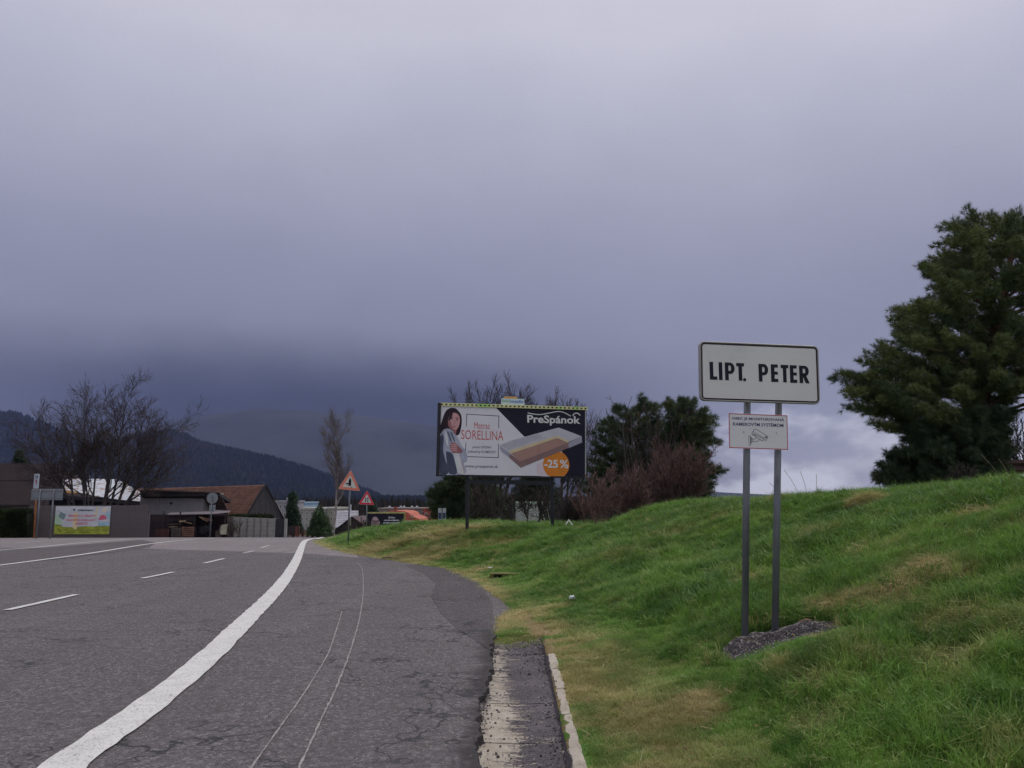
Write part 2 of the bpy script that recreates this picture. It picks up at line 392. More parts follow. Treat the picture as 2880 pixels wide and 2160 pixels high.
def road_mesh():
    mb = MB(); rows = []
    for y in JY:
        z = float(road_z(y)); xr = float(redge(y)); xsr = [-90, -40, -22, -14, -10.5, xr - 5, xr - 2, xr - .6, xr]
        xsr = sorted(xsr); rows.append([(x, y, z + (0 if x < xr - .01 else -.0)) for x in xsr] + [(xr + .015, y, z - .09)])
    n = len(rows[0]); vs = [p for r in rows for p in r]
    fs = [(j * n + i, j * n + i + 1, (j + 1) * n + i + 1, (j + 1) * n + i) for j in range(len(rows) - 1) for i in range(n - 1)]
    mb.add(vs, fs); return mb.build('road', A_MAIN)
road = tag(road_mesh(), kind='structure')
LIFT = [0.004]
def road_sheet(name, pxs, mat, lift=.004, conv=GR, kind='structure', world=None, sub=.5):
    """polygon sheet that follows the road's profile; outline given by where it is seen, cut along y so it bends with the road"""
    P = [Vector((q[0], q[1], 0)) for q in (world or [conv(*q) for q in pxs])]
    bm = bmesh.new(); vs = [bm.verts.new(p) for p in P]; bm.faces.new(vs)
    y0 = min(p.y for p in P); y1 = max(p.y for p in P)
    for y in np.arange(math.floor(y0 / sub) * sub, y1, sub):
        bmesh.ops.bisect_plane(bm, geom=bm.verts[:] + bm.edges[:] + bm.faces[:], plane_co=(0, y, 0), plane_no=(0, 1, 0))
    for y in RY:
        if y0 < y < y1: bmesh.ops.bisect_plane(bm, geom=bm.verts[:] + bm.edges[:] + bm.faces[:], plane_co=(0, float(y), 0), plane_no=(0, 1, 0))
    for v in bm.verts: v.co.z = float(road_z(v.co.y)) + lift
    bmesh.ops.triangulate(bm, faces=bm.faces[:])
    for f in bm.faces:
        if f.normal.z < 0: f.normal_flip()
    me = bpy.data.meshes.new(name); bm.to_mesh(me); bm.free()
    o = link(name, me, mat); return tag(o, kind=kind)
# the pale resurfaced stretch before the crest, the dark band between the left lanes, the tar patch by the verge
road_sheet('asphalt_resurfacing', [(0, 1541), (340, 1541), (420, 1544), (852, 1557), (905, 1561), (1010, 1569), (1000, 1558), (985, 1543), (905, 1521), (872, 1516.5), (868, 1512), (0, 1512)], A_LIGHT, .004)
road_sheet('asphalt_lane_patch', [(0, 1553), (0, 1590), (60, 1583), (180, 1571), (290, 1557), (360, 1548), (420, 1540), (440, 1527), (400, 1519), (330, 1524), (240, 1531), (120, 1541)], A_FAR, .008)
road_sheet('asphalt_patch', [(1140, 1592), (1190, 1612), (1225, 1640), (1212, 1680), (1240, 1725), (1290, 1775), (1335, 1800), (1375, 1830), (1378, 1790), (1388, 1760), (1385, 1700), (1350, 1640), (1280, 1604), (1200, 1585)], A_DARK, .004)

def mat_paint(name, col, wear=.58, fine=.66):
    m = bpy.data.materials.new(name); t = nodes_of(m); p = coord(t, True)
    a = noisen(t, p, 55, 3, .75); b = noisen(t, p, 4, 4, .6); c3 = noisen(t, p, 160, 2, .7)
    w = mathn(t, 'ADD', stepn(t, a, wear, wear + .12, 0, .8), stepn(t, c3, fine, fine + .06, 0, .7), clamp=True)
    c = mixn(t, stepn(t, b, .35, .75), col, tuple(x * .84 for x in col))
    c = mixn(t, w, c, (.19, .17, .18))
    finish(t, c, .75, a, .4, .004, .3); return m
PAINT = mat_paint('road_paint', (.66, .655, .64), .54, .61); PAINT_W = mat_paint('road_paint_worn', (.58, .57, .56), .5, .6)
CHALK = mat_paint('chalk_line', (.42, .40, .37), .42, .5)
def spline(pts, n=8):
    """Catmull-Rom through pts (2D/3D tuples)"""
    P = [Vector(p) for p in pts]; P = [P[0] * 2 - P[1]] + P + [P[-1] * 2 - P[-2]]; out = []
    for i in range(1, len(P) - 2):
        for k in range(n):
            t = k / n; a, b, c, d = P[i - 1:i + 3]
            out.append(.5 * ((2 * b) + (c - a) * t + (2 * a - 5 * b + 4 * c - d) * t * t + (3 * b - a - 3 * c + d) * t ** 3))
    out.append(P[-2]); return out
def road_stripe(name, pts, width, mat, lift=.012, parent=None, jitter=.0, w_end=None):
    """stripe of constant width along a world path"""
    P = [Vector((p[0], p[1])) for p in pts]; mb = MB(); vs = []
    for i, p in enumerate(P):
        d = (P[min(i + 1, len(P) - 1)] - P[max(i - 1, 0)]).normalized(); nn = Vector((-d.y, d.x))
        for s in (1, -1):
            w = width / 2 + random.uniform(-jitter, jitter)
            q = p + nn * s * w; vs.append((q.x, q.y, float(road_z(q.y)) + lift))
    fs = [(2 * i, 2 * i + 1, 2 * i + 3, 2 * i + 2) for i in range(len(P) - 1)]
    mb.add(vs, fs); me = mb.build(name, mat, parent); return me
def path_px(px, n=10): return spline([tuple(GR(*q).xy) for q in px], n)
def resample(P, step):
    out = [P[0]]; acc = 0
    for a, b in zip(P, P[1:]):
        L = (b - a).length; k = max(1, int(L / step))
        for i in range(1, k + 1): out.append(a.lerp(b, i / k))
    return out
edge_line_px = [(60, 2290), (185, 2160), (438, 1975), (600, 1838), (694, 1744), (770, 1668), (812, 1614), (834, 1575), (846, 1545), (852, 1530), (860, 1521), (880, 1515.4), (905, 1512.4)]
tag(road_stripe('edge_line', resample(path_px(edge_line_px), .12), .265, PAINT, .012, jitter=.009), kind='structure')
P = path_px([(880, 1515.4), (905, 1512.4), (940, 1510.6), (985, 1509.4)])
tag(road_stripe('edge_line', resample([p for p in P][2:], .3), .25, PAINT, .012), kind='structure')
for pts, w in (([(-60, 1556), (0, 1548), (100, 1540), (200, 1530), (300, 1521.5), (400, 1515.5), (470, 1513)], .16), ([(-120, 1603), (0, 1590.5), (120, 1575), (240, 1559), (345, 1542), (430, 1529), (520, 1519.5), (600, 1515)], .17)):
    tag(road_stripe('lane_line', resample(path_px(pts), .25), w, PAINT, .013, jitter=.004), kind='structure')
for a, b, w, m in (((20, 1718), (215, 1674), .12, PAINT), ((400, 1628), (488, 1610), .12, PAINT), ((575, 1585), (630, 1572), .12, PAINT), ((684, 1557), (715, 1550), .12, PAINT_W), ((732, 1542), (757, 1535), .12, PAINT_W), ((42, 1528), (135, 1521.5), .14, PAINT_W), ((180, 1518), (232, 1515.5), .12, PAINT_W)):
    A, B = GR(*a), GR(*b)
    tag(road_stripe('lane_dash', resample([A.xy, B.xy], .2), w, m, .013, jitter=.005), kind='structure')
# two thin chalked curves beside the edge line, pale scuffs and a green spray mark
tag(road_stripe('chalk_line', resample(path_px([(700, 2170), (790, 2045), (870, 1930), (925, 1835), (950, 1760), (962, 1720)]), .05), .012, CHALK, .006, jitter=.004), kind='structure')
tag(road_stripe('chalk_line', resample(path_px([(838, 2170), (900, 2035), (955, 1915), (995, 1800), (1015, 1720), (1022, 1650), (1018, 1600), (1005, 1582)]), .05), .014, CHALK, .006, jitter=.005), kind='structure')
SCUFF = mat_paint('scuff_mark', (.33, .31, .31), .36, .44)
for n_ in list(SCUFF.node_tree.nodes):
    if n_.type == 'BSDF_PRINCIPLED':
        tt = SCUFF.node_tree; SCUFF.node_tree.links.new(stepn(tt, noisen(tt, coord(tt, True), 9, 5, .8, (1, 2.5, 1)), .46, .56, 0, .5), n_.inputs['Alpha'])
for pts in ([(1095, 1680), (1140, 1682), (1148, 1686), (1085, 1684)], [(1045, 1684), (1070, 1683), (1075, 1687), (1050, 1688)], [(1215, 1693), (1270, 1695), (1285, 1699), (1225, 1698)], [(1235, 1723), (1290, 1726), (1288, 1729), (1240, 1727)], [(1245, 1629), (1275, 1630), (1276, 1633), (1250, 1632)], [(1265, 1902), (1330, 1905), (1350, 1916), (1280, 1914)]):
    road_sheet('scuff_mark', pts, SCUFF, .011)
road_sheet('spray_mark', [(1303, 1942), (1318, 1942.5), (1321, 1944), (1306, 1944)], M('green_spray', (.06, .30, .14)), .008)
# dark spots fallen on the tar patch: a broken clod
# far road beyond the resurfacing joint
# ------------------------------------------------------------------ gutter and kerb
gut = empty('gutter', (.07, 6.5, -.05), 'shallow concrete gutter half buried in tar grit along the verge', 'gutter'); gut['kind'] = 'structure'
del gut['category']; del gut['label']
def mat_gutter():
    m = bpy.data.materials.new('gutter_concrete'); t = nodes_of(m); p = coord(t, True)
    sp = t.nodes.new('ShaderNodeSeparateXYZ'); t.links.new(p, sp.inputs[0])
    st = noisen(t, p, 3.0, 6, .75, (1.1, 2.8, 1), 1.1); fi = noisen(t, p, 60, 3, .8); f2 = noisen(t, p, 150, 2, .8); big = noisen(t, p, .9, 2, .5)
    # grit lies where the slabs dip: to the right and towards the far end
    g = mathn(t, 'ADD', stepn(t, sp.outputs[0], -.20, .22, -.50, .62), mathn(t, 'MULTIPLY', mathn(t, 'SUBTRACT', st, .5), 3.4))
    g = mathn(t, 'ADD', g, stepn(t, sp.outputs[1], 5.6, 7.6, -.02, .52))
    g = mathn(t, 'ADD', g, mathn(t, 'MULTIPLY', mathn(t, 'SUBTRACT', fi, .5), 2.2))
    g = mathn(t, 'ADD', g, stepn(t, mathn(t, 'ABSOLUTE', mathn(t, 'ADD', sp.outputs[0], .23)), .07, .0, 0, .9))
    k = stepn(t, g, .10, .26)
    con = mixn(t, stepn(t, noisen(t, p, 9, 4, .6), .3, .7), (.33, .285, .235), (.43, .385, .33))
    con = mixn(t, stepn(t, f2, .64, .70, 0, .9), con, (.05, .045, .05))
    tar = mixn(t, stepn(t, fi, .4, .65), (.045, .038, .045), (.125, .108, .12)); tar = mixn(t, stepn(t, f2, .63, .68, 0, .7), tar, (.33, .31, .29))
    tar = mixn(t, stepn(t, noisen(t, p, 2.2, 3, .5), .45, .7, 0, .5), tar, (.16, .14, .155))
    c = mixn(t, k, con, tar)
    h = mathn(t, 'ADD', mathn(t, 'MULTIPLY', k, .8), mathn(t, 'MULTIPLY', fi, .6))
    finish(t, c, .9, h, .7, .012, .25); return m
GUT = mat_gutter()
y = 1.5; k = 0
while y < 9.0:
    L = min(.98, 9.12 - y); mb = MB(); n = 8; vs = []
    for yy in np.linspace(y, y + L - .006, 5):
        for i in range(n + 1):
            x = -.25 + i * .60 / n; z = -.045 - .012 * math.sin(math.pi * i / n) + .010 * (k % 3 - 1) * .4
            vs.append((x, yy, z + float(road_z(yy))))
    fs = [(j * (n + 1) + i, j * (n + 1) + i + 1, (j + 1) * (n + 1) + i + 1, (j + 1) * (n + 1) + i) for j in range(4) for i in range(n)]
    mb.add(vs, fs); b = len(vs)
    rim = [i for i in range(n + 1)]; mb.add([vs[i] for i in rim] + [(vs[i][0], vs[i][1], -.2) for i in rim], [(i + n + 1, i + n + 2, i + 1, i) for i in range(n)])
    mb.build('gutter_slab', GUT, gut, smooth=False); y += L; k += 1
def mat_kerb():
    m = bpy.data.materials.new('kerb_concrete'); t = nodes_of(m); p = coord(t, True)
    fi = noisen(t, p, 70, 3, .8); st = noisen(t, p, 6, 4, .6, (1, .9, 1))
    sp = t.nodes.new('ShaderNodeSeparateXYZ'); t.links.new(p, sp.inputs[0])
    ob = coord(t)
    con = mixn(t, stepn(t, st, .3, .7), (.36, .315, .26), (.48, .43, .37)); con = mixn(t, stepn(t, fi, .62, .7, 0, .8), con, (.16, .13, .11))
    so = t.nodes.new('ShaderNodeSeparateXYZ'); t.links.new(ob, so.inputs[0])
    g = mathn(t, 'ADD', stepn(t, so.outputs[0], -.045, .0, .75, 0.), mathn(t, 'MULTIPLY', mathn(t, 'SUBTRACT', st, .5), 1.6))
    g = mathn(t, 'ADD', g, mathn(t, 'MULTIPLY', mathn(t, 'SUBTRACT', fi, .5), .9))
    g = mathn(t, 'ADD', g, stepn(t, sp.outputs[1], 7.6, 9.2, 0., .35))
    c = mixn(t, stepn(t, g, .28, .42), con, (.062, .052, .060))
    finish(t, c, .9, fi, .6, .01, .25); return m
KERB = mat_kerb()
kerb = empty('kerb', (.36, 6.5, 0), 'low kerb', 'kerb'); kerb['kind'] = 'structure'; del kerb['category']; del kerb['label']
y = 1.0
while y < 9.0:
    L = random.uniform(.62, .78); x = .345 + random.uniform(-.008, .008); n = 9
    prof = [(-.055, -.11), (-.05, -.035), (-.02, .002), (.03, .012), (.058, .0), (.066, -.1)]
    mb = MB(); vs = []; zz = random.uniform(-.008, .008)
    for j in range(n):
        yy = (j / (n - 1) - .5) * (L - .014)
        for a, b in prof: vs.append((a + random.uniform(-.006, .006), yy, b + random.uniform(-.004, .004)))
    q = len(prof); fs = [(j * q + i, j * q + i + 1, (j + 1) * q + i + 1, (j + 1) * q + i) for j in range(n - 1) for i in range(q - 1)]
    fs += [tuple(range(q - 1, -1, -1)), tuple(range((n - 1) * q, n * q))]
    o = mb.add(vs, fs).build('kerb_stone', KERB); o.location = (x + .02, y + L / 2, zz - .035 * max(0, y - 7.4) / 1.6); o.rotation_euler.z = random.uniform(-.012, .012)
    o.parent = kerb; o.matrix_parent_inverse = kerb.matrix_world.inverted(); y += L

# ------------------------------------------------------------------ grass
HIDE = bpy.data.collections.new('clumps')      # never linked to the scene: only a source for the instances
def blade(vs, fs, base, ang, lean, h, w, bend):
    d = Vector((math.cos(ang), math.sin(ang), 0)); sd_ = Vector((-d.y, d.x, 0)) * w / 2
    p0 = Vector(base); p1 = p0 + Vector((0, 0, h * .5)) + d * lean * h * .35; p2 = p0 + Vector((0, 0, h * (.96 - bend))) + d * lean * h * (1 + bend)
    i = len(vs); vs += [p0 - sd_, p0 + sd_, p1 + sd_ * .85, p1 - sd_ * .85, p2]
    fs += [(i, i + 1, i + 2, i + 3), (i + 3, i + 2, i + 4)]
def clump(name, mat, n, r, h, w, lean, bend):
    vs, fs = [], []
    for _ in range(n):
        a = random.random() * 6.28; q = r * math.sqrt(random.random())
        blade(vs, fs, (q * math.cos(a), q * math.sin(a), -.01), a + random.gauss(0, .9), random.uniform(*lean), h * random.uniform(.5, 1.15), w * random.uniform(.7, 1.2), random.uniform(*bend))
    me = bpy.data.meshes.new(name); me.from_pydata([tuple(v) for v in vs], [], fs); me.materials.append(mat); me.update()
    o = bpy.data.objects.new(name, me); HIDE.objects.link(o); return o
def mat_blade():
    m = bpy.data.materials.new('grass_blade'); t = nodes_of(m)
    a = t.nodes.new('ShaderNodeAttribute'); a.attribute_type = 'INSTANCER'; a.attribute_name = 'dry'
    b = t.nodes.new('ShaderNodeAttribute'); b.attribute_type = 'INSTANCER'; b.attribute_name = 'tone'
    g = mixn(t, b.outputs['Fac'], (.048, .148, .026), (.200, .375, .068))
    d = mixn(t, b.outputs['Fac'], (.32, .29, .10), (.66, .55, .29))
    c = mixn(t, a.outputs['Fac'], g, d)
    bs = finish(t, c, .6, spec=.25)
    tr = t.nodes.new('ShaderNodeBsdfTranslucent'); t.links.new(mixn(t, .4, c, (.14, .22, .03)), tr.inputs[0])
    mx = t.nodes.new('ShaderNodeMixShader'); mx.inputs[0].default_value = .38
    out = [n for n in t.nodes if n.type == 'OUTPUT_MATERIAL'][0]
    t.links.new(bs.outputs[0], mx.inputs[1]); t.links.new(tr.outputs[0], mx.inputs[2]); t.links.new(mx.outputs[0], out.inputs[0]); return m
BL = mat_blade()
clumps_sorted = []
def make_set(prefix, specs):
    c = bpy.data.collections.new(prefix)
    for i, s in enumerate(specs):
        o = clump(f'{prefix}{i}', BL, *s); c.objects.link(o)
    return c
GREEN = make_set('green', [(17, .05, .13, .005, (.1, .6), (0, .3)), (20, .06, .10, .005, (.1, .7), (.05, .5)), (14, .04, .18, .0055, (.05, .5), (0, .35)), (22, .07, .08, .0045, (.2, .9), (0, .4)), (13, .035, .21, .0055, (.15, .7), (.1, .6))])
SHORT = make_set('short', [(22, .06, .05, .004, (.1, 1.0), (0, .3)), (20, .06, .04, .004, (.3, 1.3), (0, .4)), (18, .05, .065, .004, (.1, .8), (0, .3))])
STRAW = make_set('straw', [(16, .05, .10, .004, (.6, 1.5), (.3, .6)), (18, .06, .09, .004, (.7, 1.7), (.4, .7)), (14, .05, .13, .004, (.5, 1.3), (.3, .6))])
def inst_nodes(coll):
    ng = bpy.data.node_groups.new('scatter_' + coll.name, 'GeometryNodeTree')
    ng.interface.new_socket('Geometry', in_out='INPUT', socket_type='NodeSocketGeometry'); ng.interface.new_socket('Geometry', in_out='OUTPUT', socket_type='NodeSocketGeometry')
    N = ng.nodes; gi = N.new('NodeGroupInput'); go = N.new('NodeGroupOutput'); ci = N.new('GeometryNodeCollectionInfo')
    ci.inputs['Collection'].default_value = coll; ci.inputs['Separate Children'].default_value = True; ci.inputs['Reset Children'].default_value = True
    ip = N.new('GeometryNodeInstanceOnPoints'); ip.inputs['Pick Instance'].default_value = True
    def att(n, ty):
        a = N.new('GeometryNodeInputNamedAttribute'); a.data_type = ty; a.inputs['Name'].default_value = n; return a.outputs['Attribute']
    L = ng.links.new
    L(gi.outputs[0], ip.inputs['Points']); L(ci.outputs[0], ip.inputs['Instance'])
    L(att('pick', 'INT'), ip.inputs['Instance Index']); L(att('rot', 'FLOAT_VECTOR'), ip.inputs['Rotation']); L(att('scl', 'FLOAT_VECTOR'), ip.inputs['Scale'])
    L(ip.outputs[0], go.inputs[0]); return ng
_ng = {}
def scatter(name, P, rot, scl, coll, attrs=None, parent=None):
    """points with per-point rotation/scale carrying instances of the meshes in coll"""
    n = len(P); me = bpy.data.meshes.new(name); me.vertices.add(n); me.vertices.foreach_set('co', np.asarray(P, np.float32).ravel())
    a = me.attributes.new('rot', 'FLOAT_VECTOR', 'POINT'); a.data.foreach_set('vector', np.asarray(rot, np.float32).ravel())
    scl = np.asarray(scl, np.float32); scl = np.repeat(scl[:, None], 3, 1) if scl.ndim == 1 else scl
    a = me.attributes.new('scl', 'FLOAT_VECTOR', 'POINT'); a.data.foreach_set('vector', scl.ravel())
    a = me.attributes.new('pick', 'INT', 'POINT'); a.data.foreach_set('value', RNG.integers(0, len(coll.objects), n).astype(np.int32))
    for k, v in (attrs or {}).items():
        a = me.attributes.new(k, 'FLOAT', 'POINT'); a.data.foreach_set('value', np.asarray(v, np.float32))
    o = bpy.data.objects.new(name, me); COL.objects.link(o)
    if parent is not None: o.parent = parent; o.matrix_parent_inverse = parent.matrix_world.inverted()
    if coll.name not in _ng: _ng[coll.name] = inst_nodes(coll)
    md = o.modifiers.new('scatter', 'NODES'); md.node_group = _ng[coll.name]; return o
GRAVEL_PX = [(2020, 1850), (2035, 1825), (2075, 1805), (2110, 1795), (2200, 1775), (2290, 1758), (2350, 1752), (2360, 1762), (2300, 1778), (2235, 1795), (2165, 1812), (2105, 1838), (2060, 1856), (2030, 1858)]
GP = [G(*q) for q in GRAVEL_PX]
def inpoly(x, y, P):
    ins = np.zeros(np.shape(x), bool); n = len(P)
    for i in range(n):
        x1, y1, x2, y2 = P[i][0], P[i][1], P[(i + 1) % n][0], P[(i + 1) % n][1]
        c = ((y1 > y) != (y2 > y)) & (x < (x2 - x1) * (y - y1) / (y2 - y1 + 1e-12) + x1); ins ^= c
    return ins
def grass_points(x0, x1, y0, y1, dens, umax=99):
    n = int((x1 - x0) * (y1 - y0) * dens); x = RNG.uniform(x0, x1, n); y = RNG.uniform(y0, y1, n); u = x - edge_x(y)
    # soil dirt strip in the drainage notch past the gutter's end
    k = (u > np.where(y < 9.1, .085, np.where(y < 11.8, np.where(x < .16, -9, .16), .02)) + (fbm(x, y, 5, 2, 2) - .5) * .12) & (u < umax) & (x > redge(y) + .015)
    # keep only what the camera side sees: frustum with a margin
    cx = 1440 + F * x / y; k &= (cx > -80) & (cx < 3050)
    k &= ~(inpoly(x, y, GP) | inpoly(x, y + .16, GP) | inpoly(x - .04, y + .30, GP) | inpoly(x, y + .08, GP))
    return x[k], y[k], u[k]
def put_grass(x, y, u, hs, thick=1.0):
    z = ground_z(x, y); d = dryness(x, y); tone = np.clip(fbm(x, y, 1.1, 7, 4) * 1.5 + fbm(x, y, 5.5, 2, 3) * 1.9 - 1.25 + RNG.normal(0, .16, len(x)), 0, 1)
    n = len(x); rot = np.stack([RNG.normal(0, .12, n), RNG.normal(0, .12, n), RNG.uniform(0, 6.28, n)], -1)
    lush = np.clip((u - .75) / .9, 0, 1) * (.62 + .75 * fbm(x, y, .9, 0, 3)); P = np.stack([x, y, z], -1)
    s = hs * (.55 + .9 * RNG.random(n))
    near = inpoly(x, y + .45, GP) | inpoly(x, y + .62, GP) | inpoly(x - .06, y + .8, GP) | inpoly(x + .05, y + .3, GP); s = np.where(near, s * .4, s)
    short = (u < .95 * np.interp(y, [3, 9, 12, 30], [1.3, 1., .7, .5]) + (fbm(x, y, 1.7, 4, 3) - .5) * 1.2) | (RNG.random(n) < .12)
    straw = (~short) & (d > .62 + RNG.normal(0, .1, n)); straw |= (~short) & (RNG.random(n) < .045)
    grn = ~short & ~straw
    dd = np.where(straw, np.clip(d + .35, 0, 1), np.where(short, d * 1.05, np.clip((d - .22) * 1.1, 0, 1)))
    for nm, k, co, mul in (('lawn', short, SHORT, np.ones(n)), ('dry_grass', straw, STRAW, .75 + .4 * lush), ('grass', grn, GREEN, .45 + .75 * lush)):
        if k.sum() == 0: continue
        sc = (s * mul)[k]; sc3 = np.stack([sc * thick, sc * thick, sc], -1)
        o = scatter(nm, P[k], rot[k], sc3, co, {'dry': np.clip(dd[k] + RNG.normal(0, .12, k.sum()), 0, 1), 'tone': np.clip(tone[k] + (.28 if nm != 'grass' else 0), 0, 1)}); tag(o, kind='stuff')
n = 900; y = 9.45 - np.abs(RNG.normal(0, .28, n)); x = RNG.uniform(-.22, .36, n); k = (y > 8.3) & ((x < .0) | (RNG.random(n) < .25)) & (y > 8.9 - .5 * RNG.random(n)); x, y = x[k], y[k]; n = len(x)
tag(scatter('lawn', np.stack([x, y, np.full(n, -.052)], -1), np.stack([RNG.normal(0, .2, n), RNG.normal(0, .2, n), RNG.uniform(0, 6, n)], -1), RNG.uniform(.4, 1.0, n), SHORT, {'dry': np.clip(RNG.normal(.5, .25, n), 0, 1), 'tone': RNG.uniform(.4, 1, n)}), kind='stuff')
x, y, u = grass_points(-.2, 7.5, 3.4, 8.5, 2100); put_grass(x, y, u, .66)
x, y, u = grass_points(-1.2, 10.5, 8.5, 15, 760); put_grass(x, y, u, .74, 1.5)
x, y, u = grass_points(-8, 16, 15, 27, 230); put_grass(x, y, u, .75, 2.1)
x, y, u = grass_points(-12, 20, 27, 46, 70); put_grass(x, y, u, 1.0, 3.2)

# coarse tussocks that break the turf
ck = 520; cyy = RNG.uniform(4, 26, ck); cxx = edge_x(cyy) + RNG.uniform(1.1, 8.5, ck); m_ = 12
tx = np.repeat(cxx, m_) + RNG.normal(0, .07, ck * m_); ty = np.repeat(cyy, m_) + RNG.normal(0, .06, ck * m_); c_ = 1440 + F * tx / ty
kk_ = (c_ > 0) & (c_ < 3000) & ~inpoly(tx, ty, GP) & ~inpoly(tx, ty + .3, GP) & ~inpoly(tx, ty + .6, GP); tn_ = np.repeat(RNG.random(ck), m_)[kk_]; dr_ = np.repeat((RNG.random(ck) < .3) * RNG.uniform(.5, 1, ck), m_)[kk_]; sc_ = np.repeat(RNG.uniform(.7, 1.35, ck), m_)[kk_]; tx, ty = tx[kk_], ty[kk_]; n = len(tx)
tag(scatter('tussock', np.stack([tx, ty, ground_z(tx, ty)], -1), np.stack([RNG.normal(0, .25, n), RNG.normal(0, .25, n), RNG.uniform(0, 6, n)], -1), sc_ * RNG.uniform(.7, 1.1, n), GREEN, {'dry': dr_, 'tone': tn_}), kind='stuff')
# brown leaves and bits of straw lying on the verge
LF = bpy.data.collections.new('leaf_src')
for j_ in range(2):
    me = bpy.data.meshes.new('leaf'); me.from_pydata([(-.5, 0, 0), (0, -.3, .06), (.5, 0, .12), (0, .3, .04)] if j_ else [(-1.2, -.06, 0), (1.2, -.06, .1), (1.2, .06, .1), (-1.2, .06, 0)], [], [(0, 1, 2, 3)]); me.materials.append(M('dead_leaf', (.20, .13, .07), .9, .3) if j_ else M('straw_bit', (.42, .36, .22), .9, .2)); LF.objects.link(bpy.data.objects.new('leaf', me))
n = 900; ty = RNG.uniform(4, 16, n); tx = edge_x(ty) + np.abs(RNG.normal(0, 1.6, n)) - .1; P_ = np.stack([tx, ty, ground_z(tx, ty) + .035], -1)
tag(scatter('leaf_litter', P_, np.stack([RNG.normal(0, .4, n), RNG.normal(0, .4, n), RNG.uniform(0, 6, n)], -1), RNG.uniform(.012, .035, n), LF), kind='stuff')
n = 260; ty = RNG.uniform(4.3, 20, n); tx = redge(ty) - np.abs(RNG.normal(0, .35, n)); P_ = np.stack([tx, ty, road_z(ty) + .008], -1)
tag(scatter('leaf_litter', P_, np.stack([RNG.normal(0, .1, n), RNG.normal(0, .1, n), RNG.uniform(0, 6, n)], -1), RNG.uniform(.006, .018, n), LF), kind='stuff')
# ------------------------------------------------------------------ flat print on panels
def homog(src, dst):
    A = []
    for (x, y), (u, v) in zip(src, dst):
        A.append([x, y, 1, 0, 0, 0, -u * x, -u * y, u]); A.append([0, 0, 0, x, y, 1, -v * x, -v * y, v])
    A = np.array(A, float); h = np.linalg.solve(A[:, :8], A[:, 8]); return np.append(h, 1).reshape(3, 3)
def mitre(P, w, closed):
    """thick outline of a 2D path as quads"""
    P = [Vector((p[0], p[1])) for p in P]; n = len(P); out = []
    for i in range(n):
        a = P[(i - 1) % n] if (closed or i > 0) else P[i] * 2 - P[i + 1]; b = P[(i + 1) % n] if (closed or i < n - 1) else P[i] * 2 - P[i - 1]
        d1 = (P[i] - a).normalized(); d2 = (b - P[i]).normalized(); n1 = Vector((-d1.y, d1.x)); n2 = Vector((-d2.y, d2.x))
        m = (n1 + n2); m = m.normalized() if m.length > 1e-6 else n1; k = min(2.2, 1 / max(.35, m.dot(n1)))
        out.append((P[i] + m * w / 2 * k, P[i] - m * w / 2 * k))
    return out
